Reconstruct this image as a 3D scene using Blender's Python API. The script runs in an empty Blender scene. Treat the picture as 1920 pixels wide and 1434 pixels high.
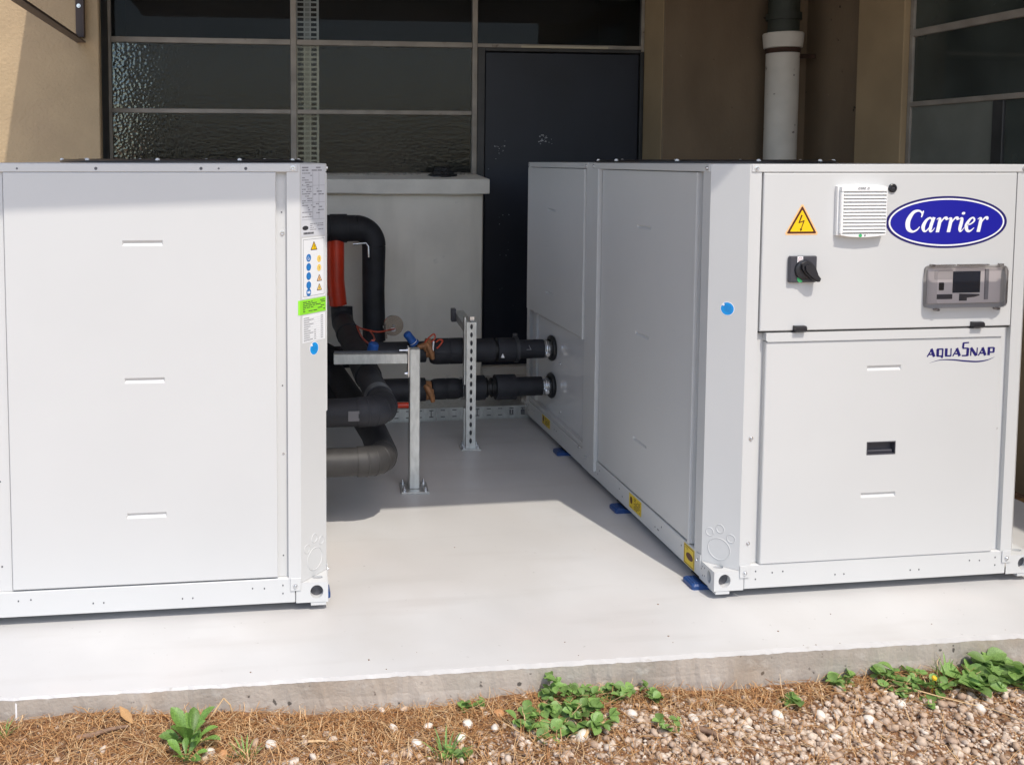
import bpy, bmesh, math, random
import numpy as np
from mathutils import Vector, Matrix

rnd = random.Random(7)
npr = np.random.default_rng(11)
S = bpy.context.scene
COL = S.collection
R = math.radians

# ------------------------------------------------------------------ camera
cam_d = bpy.data.cameras.new("camera"); cam = bpy.data.objects.new("camera", cam_d); COL.objects.link(cam)
S.camera = cam
cam_d.sensor_fit = 'HORIZONTAL'; cam_d.sensor_width = 36.0
cam_d.lens = 1739.99 / 1920 * 36.0
cam_d.shift_x = (960 - 707.79) / 1920
cam_d.shift_y = -(717 - 415.43) / 1920
cam_d.clip_start = 0.05; cam_d.clip_end = 500
_p, _y, _r = 0.0665, 0.1278, 0.0014
fw = Vector((math.sin(_y) * math.cos(_p), math.cos(_y) * math.cos(_p), -math.sin(_p)))
rt = Vector((math.cos(_y), -math.sin(_y), 0)); up = rt.cross(fw)
rt2 = rt * math.cos(_r) + up * math.sin(_r); up2 = up * math.cos(_r) - rt * math.sin(_r)
M = Matrix((rt2, up2, -fw)).transposed().to_4x4(); M.translation = Vector((-1.3812, -2.618, 1.3217))
cam.matrix_world = M

# ------------------------------------------------------------------ sky, sun, exposure
SUN = Vector((0.26, -1.0, 1.58)).normalized()
w = bpy.data.worlds.new("World"); S.world = w; w.use_nodes = True
nt = w.node_tree; bg = nt.nodes["Background"]
sky = nt.nodes.new("ShaderNodeTexSky"); sky.sky_type = 'NISHITA'; sky.sun_disc = False
sky.sun_elevation = math.asin(SUN.z); sky.sun_rotation = math.atan2(SUN.x, SUN.y)
sky.air_density = 1.0; sky.dust_density = 1.7; sky.ozone_density = 1.0
nt.links.new(sky.outputs[0], bg.inputs[0]); bg.inputs[1].default_value = 0.15
sun_d = bpy.data.lights.new("sun", 'SUN'); sun_d.energy = 2.0; sun_d.angle = R(0.55); sun_d.color = (1.0, 0.935, 0.84)
sun = bpy.data.objects.new("sun", sun_d); COL.objects.link(sun)
sun.rotation_euler = (-SUN).to_track_quat('-Z', 'Y').to_euler(); sun.location = SUN * 20
S.view_settings.view_transform = 'Standard'; S.view_settings.look = 'None'
S.view_settings.gamma = 1.0; S.view_settings.use_curve_mapping = False
S.view_settings.exposure = 0.69
S.cycles.max_bounces = 10; S.cycles.diffuse_bounces = 5

# ------------------------------------------------------------------ materials
def mat(name, col, rough=0.5, metal=0.0, var=0.0, vscale=6.0, bump=0.0, bscale=200.0, spec=0.5, stretch=(1, 1, 1), col2=None, thr=(0.35, 0.65), detail=6):
    m = bpy.data.materials.new(name); m.use_nodes = True
    t = m.node_tree; b = t.nodes["Principled BSDF"]
    b.inputs["Roughness"].default_value = rough; b.inputs["Metallic"].default_value = metal
    b.inputs["Specular IOR Level"].default_value = spec
    b.inputs["Base Color"].default_value = (*col, 1)
    tc = t.nodes.new("ShaderNodeTexCoord"); mp = t.nodes.new("ShaderNodeMapping"); mp.inputs["Scale"].default_value = stretch
    t.links.new(tc.outputs["Object"], mp.inputs[0])
    if var or col2:
        n = t.nodes.new("ShaderNodeTexNoise"); n.inputs["Scale"].default_value = vscale; n.inputs["Detail"].default_value = detail
        t.links.new(mp.outputs[0], n.inputs["Vector"])
        r = t.nodes.new("ShaderNodeValToRGB"); r.color_ramp.elements[0].position = thr[0]; r.color_ramp.elements[1].position = thr[1]
        a = col2 if col2 else tuple(c * (1 - var) for c in col)
        bb = col if col2 else tuple(min(1, c * (1 + var)) for c in col)
        r.color_ramp.elements[0].color = (*a, 1); r.color_ramp.elements[1].color = (*bb, 1)
        t.links.new(n.outputs["Fac"], r.inputs[0]); t.links.new(r.outputs[0], b.inputs["Base Color"])
        m["ramp"] = r.name
    if bump:
        n2 = t.nodes.new("ShaderNodeTexNoise"); n2.inputs["Scale"].default_value = bscale; n2.inputs["Detail"].default_value = 4
        t.links.new(mp.outputs[0], n2.inputs["Vector"])
        bp = t.nodes.new("ShaderNodeBump"); bp.inputs["Strength"].default_value = bump; bp.inputs["Distance"].default_value = 0.004
        t.links.new(n2.outputs["Fac"], bp.inputs["Height"]); t.links.new(bp.outputs[0], b.inputs["Normal"])
    return m

def spots(m, col, scale, lo, hi, detail=3, seed=0.0, amount=1.0, stretch=(1, 1, 1)):
    """mix flecks or stains of another colour into a material's base colour"""
    t = m.node_tree; b = t.nodes["Principled BSDF"]
    tc = t.nodes.new("ShaderNodeTexCoord"); mp = t.nodes.new("ShaderNodeMapping")
    mp.inputs["Location"].default_value = (seed, seed * 0.7, -seed); mp.inputs["Scale"].default_value = stretch
    t.links.new(tc.outputs["Object"], mp.inputs[0])
    n = t.nodes.new("ShaderNodeTexNoise"); n.inputs["Scale"].default_value = scale; n.inputs["Detail"].default_value = detail
    t.links.new(mp.outputs[0], n.inputs["Vector"])
    mr = t.nodes.new("ShaderNodeMapRange"); mr.inputs[1].default_value = lo; mr.inputs[2].default_value = hi
    mr.inputs[4].default_value = amount
    t.links.new(n.outputs["Fac"], mr.inputs[0])
    mx = t.nodes.new("ShaderNodeMix"); mx.data_type = 'RGBA'
    t.links.new(mr.outputs[0], mx.inputs[0])
    l = b.inputs["Base Color"].links
    if l: t.links.new(l[0].from_socket, mx.inputs[6])
    else: mx.inputs[6].default_value = b.inputs["Base Color"].default_value
    mx.inputs[7].default_value = (*col, 1)
    t.links.new(mx.outputs[2], b.inputs["Base Color"])
    return m

def island_mat(name, cols, rough=0.8, bump=0.0, bscale=150):
    """each loose piece (stone, needle) draws its own colour"""
    m = bpy.data.materials.new(name); m.use_nodes = True
    t = m.node_tree; b = t.nodes["Principled BSDF"]; b.inputs["Roughness"].default_value = rough
    g = t.nodes.new("ShaderNodeNewGeometry"); r = t.nodes.new("ShaderNodeValToRGB")
    el = r.color_ramp.elements
    while len(el) < len(cols): el.new(0.5)
    for i, c in enumerate(cols):
        el[i].position = i / (len(cols) - 1); el[i].color = (*c, 1)
    t.links.new(g.outputs["Random Per Island"], r.inputs[0])
    n = t.nodes.new("ShaderNodeTexNoise"); n.inputs["Scale"].default_value = 90; n.inputs["Detail"].default_value = 5
    mx = t.nodes.new("ShaderNodeMix"); mx.data_type = 'RGBA'; mx.blend_type = 'MULTIPLY'; mx.inputs[0].default_value = 0.55
    tc = t.nodes.new("ShaderNodeTexCoord"); t.links.new(tc.outputs["Object"], n.inputs["Vector"])
    r2 = t.nodes.new("ShaderNodeValToRGB"); r2.color_ramp.elements[0].position = 0.3; r2.color_ramp.elements[0].color = (0.45, 0.4, 0.36, 1)
    r2.color_ramp.elements[1].position = 0.6
    t.links.new(n.outputs["Fac"], r2.inputs[0])
    t.links.new(r.outputs[0], mx.inputs[6]); t.links.new(r2.outputs[0], mx.inputs[7]); t.links.new(mx.outputs[2], b.inputs["Base Color"])
    if bump:
        bp = t.nodes.new("ShaderNodeBump"); bp.inputs["Strength"].default_value = bump; bp.inputs["Distance"].default_value = 0.002
        n2 = t.nodes.new("ShaderNodeTexNoise"); n2.inputs["Scale"].default_value = bscale
        t.links.new(tc.outputs["Object"], n2.inputs["Vector"]); t.links.new(n2.outputs["Fac"], bp.inputs["Height"]); t.links.new(bp.outputs[0], b.inputs["Normal"])
    return m

WHITE = mat("white_powder_coat", (0.575, 0.578, 0.572), 0.36, var=0.02, vscale=1.6, bump=0.05, bscale=7)
spots(WHITE, (0.6, 0.59, 0.56), 5, 0.62, 0.9, 8, 3.0, 0.25, (1, 1, 0.25))
GLOSSW = mat("glossy_white_sheet", (0.66, 0.665, 0.67), 0.12)
INNER = mat("inner_sheet", (0.30, 0.31, 0.33), 0.5, var=0.05)
VENTW = mat("white_plastic", (0.82, 0.82, 0.81), 0.35)
BLACK = mat("black_plastic", (0.016, 0.016, 0.02), 0.35)
DKGREY = mat("dark_grey_plastic", (0.05, 0.05, 0.062), 0.4)
HOLE = mat("hole_shade", (0.10, 0.10, 0.11), 0.6, var=0.3, vscale=60)  # dark grey stands in for the shade inside holes and slots
GALV = mat("galvanised_steel", (0.56, 0.575, 0.565), 0.42, 0.75, var=0.12, vscale=55, stretch=(1, 1, 0.35), bump=0.03, bscale=120)
ZINC = mat("dull_zinc", (0.86, 0.86, 0.82), 0.6, var=0.1, vscale=30)
STEEL = mat("bright_steel", (0.68, 0.69, 0.70), 0.25, 0.9, var=0.1, vscale=40)
FOAM = mat("black_foam", (0.019, 0.020, 0.025), 0.62, var=0.3, vscale=9, bump=0.22, bscale=38, spec=0.4)
FOAM_LIT = mat("sunlit_black_foam", (0.036, 0.034, 0.033), 0.55, var=0.2, vscale=12, bump=0.10, bscale=160, spec=0.4)  # same black foam as the rest, base colour raised for the sunlit run
TAPE = mat("dark_tape", (0.03, 0.031, 0.036), 0.35, var=0.15, vscale=20, bump=0.1, bscale=60)
RUBBER = mat("black_rubber", (0.01, 0.01, 0.011), 0.45)
REDP = mat("red_painted_pipe", (0.62, 0.045, 0.015), 0.32, var=0.12, vscale=9)
REDC = mat("red_cable", (0.55, 0.07, 0.03), 0.4, var=0.1)
BRASS = mat("tarnished_brass", (0.36, 0.17, 0.075), 0.55, 0.35, var=0.35, vscale=28, bump=0.2, bscale=90)
BLUEF = mat("blue_insulation_cap", (0.012, 0.085, 0.33), 0.5, var=0.2, vscale=25)
BLUEPAD = mat("blue_pad_plastic", (0.018, 0.06, 0.20), 0.35, var=0.15, vscale=30)
SKYBLUE = mat("blue_sticker", (0.0, 0.29, 0.72), 0.4)
PAPER = mat("label_paper", (0.78, 0.79, 0.80), 0.45)
SILVERL = mat("silver_label", (0.62, 0.63, 0.66), 0.38, 0.0)
INK = mat("label_ink", (0.03, 0.03, 0.035), 0.6)
INKG = mat("grey_ink", (0.25, 0.25, 0.27), 0.6)
NAVY = mat("navy_print", (0.010, 0.006, 0.12), 0.4)
ROYAL = mat("royal_blue_print", (0.007, 0.008, 0.30), 0.35)
PRWHITE = mat("white_print", (0.82, 0.82, 0.83), 0.4)
YELLOW = mat("yellow_print", (0.86, 0.55, 0.0), 0.4)
YELLOWD = mat("yellow_label", (0.72, 0.52, 0.03), 0.45)
ORANGE = mat("pale_orange_border", (0.85, 0.52, 0.24), 0.45)
BROWNP = mat("brown_print", (0.075, 0.014, 0.003), 0.45)
LIME = mat("lime_label", (0.27, 0.72, 0.03), 0.45)
MBLUE = mat("mandatory_blue", (0.02, 0.17, 0.47), 0.45)
AMBER = mat("amber_print", (0.85, 0.60, 0.15), 0.45)
GREENP = mat("green_print", (0.05, 0.42, 0.14), 0.45)
REDPR = mat("dull_red_print", (0.35, 0.05, 0.06), 0.5)
SCREEN = mat("dark_screen", (0.02, 0.028, 0.045), 0.12)
DISPG = mat("panel_grey", (0.64, 0.61, 0.61), 0.5)

FLOORM = mat("light_grey_floor_paint", (0.56, 0.553, 0.543), 0.42, var=0.05, vscale=2.6, bump=0.05, bscale=35)
spots(FLOORM, (0.585, 0.545, 0.52), 1.7, 0.48, 0.72, 6, 4.0, 0.55)
spots(FLOORM, (0.36, 0.35, 0.33), 60, 0.72, 0.80, 2, 9.0, 0.7)
spots(FLOORM, (0.44, 0.42, 0.40), 5, 0.56, 0.80, 10, 2.0, 0.45, (0.35, 2.2, 1))
spots(FLOORM, (0.48, 0.455, 0.42), 0.9, 0.52, 0.60, 9, 14.0, 0.35)
EDGEM = mat("painted_slab_edge", (0.50, 0.49, 0.48), 0.5, var=0.06, vscale=14, bump=0.25, bscale=60)
spots(EDGEM, (0.4, 0.38, 0.35), 45, 0.66, 0.76, 3, 1.0, 0.8)
CONC = mat("raw_concrete", (0.45, 0.40, 0.345), 0.85, var=0.16, vscale=5, bump=0.45, bscale=110)
spots(CONC, (0.27, 0.235, 0.195), 3.2, 0.50, 0.75, 8, 5.0, 0.55, (1, 1, 0.35))
spots(CONC, (0.56, 0.53, 0.48), 26, 0.58, 0.75, 6, 8.0, 0.6)
spots(CONC, (0.08, 0.07, 0.06), 38, 0.70, 0.75, 2, 12.0, 0.9)
spots(CONC, (0.36, 0.21, 0.08), 2.2, 0.60, 0.78, 5, 17.0, 0.5)
SOIL = mat("needle_soil", (0.19, 0.095, 0.045), 0.95, var=0.35, vscale=30, bump=0.8, bscale=90)
spots(SOIL, (0.34, 0.22, 0.13), 70, 0.52, 0.66, 5, 3.0, 0.8)
spots(SOIL, (0.06, 0.03, 0.016), 45, 0.55, 0.68, 4, 6.0, 0.8)
BOUNCE_YARD = mat("bounce_gravel", (0.46, 0.37, 0.29), 0.9, var=0.3, vscale=60, bump=0.6, bscale=80)  # pale ground out of view, added to bounce sunlight into the bay
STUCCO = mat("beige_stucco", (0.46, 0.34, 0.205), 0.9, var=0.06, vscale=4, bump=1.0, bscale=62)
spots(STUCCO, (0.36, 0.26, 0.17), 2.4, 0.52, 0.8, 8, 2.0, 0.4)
STUCCO2 = mat("dark_beige_stucco", (0.185, 0.135, 0.088), 0.9, var=0.12, vscale=2.5, bump=0.35, bscale=70, stretch=(1, 1, 0.5))  # darker brown than the left pier's stucco, with blotches and flecks
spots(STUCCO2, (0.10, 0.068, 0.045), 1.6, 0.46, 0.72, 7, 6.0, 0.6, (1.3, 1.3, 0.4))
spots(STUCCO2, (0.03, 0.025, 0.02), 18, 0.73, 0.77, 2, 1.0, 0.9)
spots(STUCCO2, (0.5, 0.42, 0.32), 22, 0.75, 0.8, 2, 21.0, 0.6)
WARMWALL = mat("warm_beige_stucco", (0.38, 0.28, 0.165), 0.9, var=0.08, vscale=3, bump=0.12, bscale=60)
LOWW = mat("grey_beige_wall_paint", (0.78, 0.74, 0.65), 0.8, var=0.07, vscale=3, bump=0.3, bscale=55)
spots(LOWW, (0.55, 0.52, 0.45), 4, 0.52, 0.8, 8, 6.0, 0.5, (1.5, 1.5, 0.25))
spots(LOWW, (0.45, 0.44, 0.41), 9, 0.68, 0.78, 4, 3.0, 0.6)
SILLM = mat("sill_render", (0.70, 0.67, 0.60), 0.85, var=0.07, vscale=7, bump=0.3, bscale=50)
FRAME = mat("old_painted_steel", (0.30, 0.27, 0.235), 0.6, var=0.16, vscale=9, bump=0.1, bscale=90)
spots(FRAME, (0.06, 0.035, 0.022), 13, 0.66, 0.74, 4, 5.0, 0.9)
DARKFR = mat("dark_frame_paint", (0.035, 0.035, 0.036), 0.5, var=0.2, vscale=10)
DOORM = mat("navy_door_paint", (0.018, 0.022, 0.034), 0.42, var=0.12, vscale=2.5, spec=0.35, bump=0.04, bscale=30)
CHIP = mat("chipped_paint", (0.33, 0.34, 0.36), 0.7)
BRONZE = mat("brown_steel", (0.055, 0.032, 0.026), 0.45, var=0.15)
CANOPYM = mat("canopy_soffit", (0.76, 0.75, 0.73), 0.9, var=0.08)
PIPEW = mat("old_white_pipe_paint", (0.66, 0.625, 0.57), 0.6, var=0.08, vscale=5)
spots(PIPEW, (0.05, 0.025, 0.012), 17, 0.67, 0.72, 4, 7.0, 0.95)
PIPEG = mat("dark_green_pipe", (0.035, 0.042, 0.034), 0.6, var=0.2)
RUSTM = mat("rust_ring", (0.045, 0.02, 0.012), 0.85, var=0.4, vscale=25)
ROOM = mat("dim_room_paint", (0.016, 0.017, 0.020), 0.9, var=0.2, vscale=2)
PANELDK = mat("grey_green_board", (0.17, 0.18, 0.16), 0.45, var=0.1)
LUMP = mat("black_bitumen", (0.014, 0.014, 0.015), 0.7, var=0.3, vscale=30, bump=0.4, bscale=60)
RUBBLE = island_mat("mortar_crumbs", [(0.2, 0.18, 0.15), (0.5, 0.47, 0.42)])
PEB = island_mat("pebble_stone", [(0.30, 0.20, 0.135), (0.52, 0.38, 0.27), (0.66, 0.55, 0.44), (0.38, 0.26, 0.18), (0.72, 0.63, 0.53), (0.46, 0.33, 0.23)], 0.75, 0.25)
PEBW = mat("pale_pebble_stone", (0.70, 0.64, 0.56), 0.6, var=0.12, vscale=35)
PEBO = mat("orange_pebble_stone", (0.52, 0.26, 0.11), 0.6, var=0.2, vscale=50)
NEED = island_mat("dry_needle", [(0.30, 0.13, 0.045), (0.58, 0.32, 0.13), (0.40, 0.18, 0.06), (0.70, 0.47, 0.24), (0.50, 0.25, 0.09), (0.74, 0.56, 0.33)], 0.7)
STRAW = mat("pale_straw", (0.56, 0.38, 0.20), 0.6, var=0.15, vscale=20)
TWIG = mat("brown_twig", (0.21, 0.13, 0.085), 0.85, var=0.3, vscale=40, bump=0.3)
LEAFM = mat("weed_leaf", (0.195, 0.325, 0.085), 0.5, var=0.28, vscale=25)
LEAFD = mat("broad_leaf", (0.17, 0.31, 0.065), 0.45, var=0.25, vscale=25)
STEMM = mat("weed_stem", (0.12, 0.19, 0.05), 0.6)
DRYLEAF = mat("dry_leaf", (0.42, 0.24, 0.10), 0.7, var=0.2, vscale=40)
for lm in (LEAFM, LEAFD):
    b_ = lm.node_tree.nodes["Principled BSDF"]; t_ = lm.node_tree
    oi = t_.nodes.new("ShaderNodeObjectInfo"); hs = t_.nodes.new("ShaderNodeHueSaturation")
    mr_ = t_.nodes.new("ShaderNodeMapRange"); mr_.inputs[3].default_value = 0.7; mr_.inputs[4].default_value = 1.35
    t_.links.new(oi.outputs["Random"], mr_.inputs[0]); t_.links.new(mr_.outputs[0], hs.inputs["Value"])
    t_.links.new(b_.inputs["Base Color"].links[0].from_socket, hs.inputs["Color"]); t_.links.new(hs.outputs[0], b_.inputs["Base Color"])
    tr = t_.nodes.new("ShaderNodeBsdfTranslucent"); t_.links.new(hs.outputs[0], tr.inputs[0])
    ms = t_.nodes.new("ShaderNodeMixShader"); ms.inputs[0].default_value = 0.3
    t_.links.new(b_.outputs[0], ms.inputs[1]); t_.links.new(tr.outputs[0], ms.inputs[2])
    t_.links.new(ms.outputs[0], t_.nodes["Material Output"].inputs[0])

def glass(name, tint, bump=0.0, scale=60, rough=0.02, dirt=0.15, ior=1.3, dirtcol=(0.10, 0.10, 0.095), refr=0.0):
    m = bpy.data.materials.new(name); m.use_nodes = True
    t = m.node_tree; t.nodes.clear(); out = t.nodes.new("ShaderNodeOutputMaterial")
    tr = t.nodes.new("ShaderNodeBsdfTransparent"); tr.inputs[0].default_value = (*tint, 1)
    gl = t.nodes.new("ShaderNodeBsdfGlossy"); gl.inputs["Roughness"].default_value = rough; gl.inputs[0].default_value = (0.9, 0.9, 0.9, 1)
    df = t.nodes.new("ShaderNodeBsdfDiffuse"); df.inputs[0].default_value = (*dirtcol, 1)
    fr = t.nodes.new("ShaderNodeFresnel"); fr.inputs[0].default_value = ior
    tc = t.nodes.new("ShaderNodeTexCoord")
    if bump:
        vo = t.nodes.new("ShaderNodeTexVoronoi"); vo.feature = 'SMOOTH_F1'; vo.inputs["Scale"].default_value = scale
        ns = t.nodes.new("ShaderNodeTexNoise"); ns.inputs["Scale"].default_value = 2.2; ns.inputs["Detail"].default_value = 2
        t.links.new(tc.outputs["Object"], vo.inputs["Vector"]); t.links.new(tc.outputs["Object"], ns.inputs["Vector"])
        mul = t.nodes.new("ShaderNodeMath"); mul.operation = 'MULTIPLY_ADD'; mul.inputs[1].default_value = 1.0
        t.links.new(vo.outputs["Distance"], mul.inputs[0]); mul.inputs[2].default_value = 0
        bp = t.nodes.new("ShaderNodeBump"); bp.inputs["Strength"].default_value = bump; bp.inputs["Distance"].default_value = 0.006
        t.links.new(mul.outputs[0], bp.inputs["Height"])
        b2 = t.nodes.new("ShaderNodeBump"); b2.inputs["Strength"].default_value = bump * 0.16; b2.inputs["Distance"].default_value = 0.006
        t.links.new(mul.outputs[0], b2.inputs["Height"])
        for n_ in (gl, fr): t.links.new(b2.outputs[0], n_.inputs["Normal"])
    n = t.nodes.new("ShaderNodeTexNoise"); n.inputs["Scale"].default_value = 2.5; n.inputs["Detail"].default_value = 8
    t.links.new(tc.outputs["Object"], n.inputs["Vector"])
    mr = t.nodes.new("ShaderNodeMapRange"); mr.inputs[1].default_value = 0.3; mr.inputs[2].default_value = 0.75; mr.inputs[3].default_value = dirt * 0.3; mr.inputs[4].default_value = dirt
    t.links.new(n.outputs["Fac"], mr.inputs[0])
    if refr:
        rf = t.nodes.new("ShaderNodeBsdfRefraction"); rf.inputs["IOR"].default_value = 1.5; rf.inputs["Roughness"].default_value = 0.03; rf.inputs[0].default_value = (0.94, 0.91, 0.82, 1)
        t.links.new(bp.outputs[0], rf.inputs["Normal"])
        m0 = t.nodes.new("ShaderNodeMixShader"); m0.inputs[0].default_value = refr; t.links.new(tr.outputs[0], m0.inputs[1]); t.links.new(rf.outputs[0], m0.inputs[2]); tr = m0
    m1 = t.nodes.new("ShaderNodeMixShader"); t.links.new(mr.outputs[0], m1.inputs[0]); t.links.new(tr.outputs[0], m1.inputs[1]); t.links.new(df.outputs[0], m1.inputs[2])
    m2 = t.nodes.new("ShaderNodeMixShader"); t.links.new(fr.outputs[0], m2.inputs[0]); t.links.new(m1.outputs[0], m2.inputs[1]); t.links.new(gl.outputs[0], m2.inputs[2])
    t.links.new(m2.outputs[0], out.inputs[0])
    return m
GLASS = glass("clear_dirty_glass", (0.8, 0.82, 0.83), dirt=0.10, ior=1.17)
TGLASS = glass("hammered_glass", (0.8, 0.82, 0.80), bump=1.0, scale=62, rough=0.12, dirt=0.13, ior=1.26, refr=0.30)
CLEARC = glass("cover_pane", (0.90, 0.875, 0.87), rough=0.04, dirt=0.03, ior=1.3)
SMOKED = glass("smoked_cover", (0.72, 0.70, 0.70), rough=0.08, dirt=0.10, ior=1.35, dirtcol=(0.3, 0.28, 0.28))
CLEARP = glass("clear_gauge_plastic", (0.85, 0.80, 0.74), rough=0.1, dirt=0.35, ior=1.4, dirtcol=(0.5, 0.42, 0.34))

# ------------------------------------------------------------------ mesh helpers
class Frame:
    def __init__(s, o, u, v, n): s.o, s.u, s.v, s.n = Vector(o), Vector(u).normalized(), Vector(v).normalized(), Vector(n).normalized()
    def p(s, u, v, n=0.0): return s.o + s.u * u + s.v * v + s.n * n
    def mat(s, u, v, n=0.0):
        m = Matrix((s.u, s.v, s.n)).transposed().to_4x4(); m.translation = s.p(u, v, n); return m

class MB:
    def __init__(s): s.v = []; s.f = []; s.s = []
    def add(s, vs, fs, smooth=False):
        b = len(s.v); s.v += [tuple(x) for x in vs]; s.f += [tuple(b + i for i in q) for q in fs]; s.s += [smooth] * len(fs); return s
    def fbox(s, fr, u0, u1, v0, v1, n0, n1, b=0.0):
        lo, hi = (min(u0, u1), min(v0, v1), min(n0, n1)), (max(u0, u1), max(v0, v1), max(n0, n1))
        if b <= 0:
            vs = [fr.p(*(hi[k] if (i >> k) & 1 else lo[k] for k in range(3))) for i in range(8)]
            return s.add(vs, [(0, 1, 3, 2), (4, 6, 7, 5), (0, 4, 5, 1), (2, 3, 7, 6), (0, 2, 6, 4), (1, 5, 7, 3)])
        vs = []
        for i in range(8):
            for a in range(3):
                c = []
                for k in range(3):
                    h = (i >> k) & 1; e = hi[k] if h else lo[k]
                    c.append(e if k == a else (e - b if h else e + b))
                vs.append(fr.p(*c))
        id_ = lambda i, a: i * 3 + a
        fs = []
        for a in range(3):
            o1, o2 = [k for k in range(3) if k != a]
            for sgn in (0, 1):
                base = sgn << a
                fs.append(tuple(id_(base | x, a) for x in (0, 1 << o1, (1 << o1) | (1 << o2), 1 << o2)))
            for m_ in range(4):   # edges parallel to axis a
                base = ((m_ & 1) << o1) | ((m_ >> 1) << o2); top = base | (1 << a)
                fs.append((id_(base, o1), id_(top, o1), id_(top, o2), id_(base, o2)))
        for i in range(8): fs.append((id_(i, 0), id_(i, 1), id_(i, 2)))
        return s.add(vs, fs)
    def box(s, x0, x1, y0, y1, z0, z1, b=0.0): return s.fbox(WF, x0, x1, z0, z1, -y0, -y1, b)
    def poly(s, fr, pts, n0, n1):
        k = len(pts); vs = [fr.p(u, v, n0) for u, v in pts] + [fr.p(u, v, n1) for u, v in pts]
        return s.add(vs, [tuple(range(k))[::-1], tuple(range(k, 2 * k))] + [(i, (i + 1) % k, k + (i + 1) % k, k + i) for i in range(k)])
    def ellipse(s, fr, cu, cv, ru, rv, n0, n1, seg=40):
        return s.poly(fr, [(cu + ru * math.cos(2 * math.pi * i / seg), cv + rv * math.sin(2 * math.pi * i / seg)) for i in range(seg)], n0, n1)
    def tube(s, path, rad, seg=20, cap=True, smooth=True):
        P = [Vector(p) for p in path]; n = len(P)
        rr = rad if isinstance(rad, (list, tuple)) else [rad] * n
        T = [((P[min(i + 1, n - 1)] - P[max(i - 1, 0)])).normalized() for i in range(n)]
        a = Vector((0, 0, 1)) if abs(T[0].z) < 0.9 else Vector((1, 0, 0))
        N = (a - T[0] * a.dot(T[0])).normalized(); vs = []
        for i in range(n):
            N = (N - T[i] * N.dot(T[i])).normalized(); B = T[i].cross(N)
            vs += [P[i] + (N * math.cos(2 * math.pi * k / seg) + B * math.sin(2 * math.pi * k / seg)) * rr[i] for k in range(seg)]
        fs = [(i * seg + k, i * seg + (k + 1) % seg, (i + 1) * seg + (k + 1) % seg, (i + 1) * seg + k) for i in range(n - 1) for k in range(seg)]
        s.add(vs, fs, smooth)
        if cap:
            s.add(vs[:seg], [tuple(range(seg))]); s.add(vs[-seg:], [tuple(range(seg))])
        return s
    def lathe(s, o, d, prof, seg=24, smooth=True):
        """hard-edged turned piece: profile of (distance along d, radius); each band keeps its own vertices"""
        o, d = Vector(o), Vector(d).normalized(); a = Vector((0, 0, 1)) if abs(d.z) < 0.9 else Vector((1, 0, 0))
        N = (a - d * a.dot(d)).normalized(); B = d.cross(N)
        ring = lambda t, r: [o + d * t + (N * math.cos(2 * math.pi * k / seg) + B * math.sin(2 * math.pi * k / seg)) * max(r, 1e-5) for k in range(seg)]
        for (t0, r0), (t1, r1) in zip(prof[:-1], prof[1:]):
            s.add(ring(t0, r0) + ring(t1, r1), [(k, (k + 1) % seg, seg + (k + 1) % seg, seg + k) for k in range(seg)], smooth)
        return s
    def stroke(s, fr, pts, n, sub=6, shear=0.0, sc=1.0, o=(0, 0), curve=True):
        """flat ribbon of varying width through (u, v, width)"""
        if curve and len(pts) > 2:
            q = [pts[0]] + list(pts) + [pts[-1]]; pp = []
            for i in range(1, len(q) - 2):
                for k in range(sub):
                    t = k / sub
                    pp.append(tuple(0.5 * (2 * q[i][j] + (q[i + 1][j] - q[i - 1][j]) * t + (2 * q[i - 1][j] - 5 * q[i][j] + 4 * q[i + 1][j] - q[i + 2][j]) * t * t + (3 * q[i][j] - q[i - 1][j] - 3 * q[i + 1][j] + q[i + 2][j]) * t ** 3) for j in range(3)))
            pp.append(tuple(pts[-1]))
        else: pp = [tuple(p) for p in pts]
        L, Rr = [], []
        for i, (u, v, wd) in enumerate(pp):
            a = pp[max(i - 1, 0)]; b = pp[min(i + 1, len(pp) - 1)]
            du, dv = b[0] - a[0], b[1] - a[1]; l = math.hypot(du, dv) or 1
            nu, nv = -dv / l * wd / 2, du / l * wd / 2
            for lst, sg in ((L, 1), (Rr, -1)):
                uu, vv = u + sg * nu, v + sg * nv
                lst.append(fr.p(o[0] + (uu + shear * vv) * sc, o[1] + vv * sc, n))
        m = len(pp)
        return s.add(L + Rr, [(i, i + 1, m + i + 1, m + i) for i in range(m - 1)])
    def build(s, name, m, parent=None, mods=None):
        me = bpy.data.meshes.new(name); me.from_pydata(s.v, [], s.f)
        bm = bmesh.new(); bm.from_mesh(me); bmesh.ops.recalc_face_normals(bm, faces=bm.faces); bm.to_mesh(me); bm.free()
        me.polygons.foreach_set("use_smooth", s.s)
        me.materials.append(m)
        o = bpy.data.objects.new(name, me); COL.objects.link(o)
        if parent: o.parent = parent
        return o

WF = Frame((0, 0, 0), (1, 0, 0), (0, 0, 1), (0, -1, 0))
def thing(name, label, cat, loc=(0, 0, 0), group=None, rz=0.0):
    o = bpy.data.objects.new(name, None); COL.objects.link(o); o.location = loc; o.rotation_euler = (0, 0, rz)
    o.empty_display_size = 0.1
    return tag(o, label, cat, group)
def tag(o, label, cat, group=None):
    o["label"] = label; o["category"] = cat
    if group: o["group"] = group
    return o
def struct(o, kind="structure"): o["kind"] = kind; return o
def children(o): return [c for c in bpy.data.objects if c.parent == o]
def copy_tree(o, parent=None):
    c = o.copy(); COL.objects.link(c); c.parent = parent
    for ch in children(o): copy_tree(ch, c)
    return c
def lab(o, l): o["label"] = l; return o

G = -0.03            # painted slab surface (z = 0 is the underside of the machines' base frame)
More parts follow.
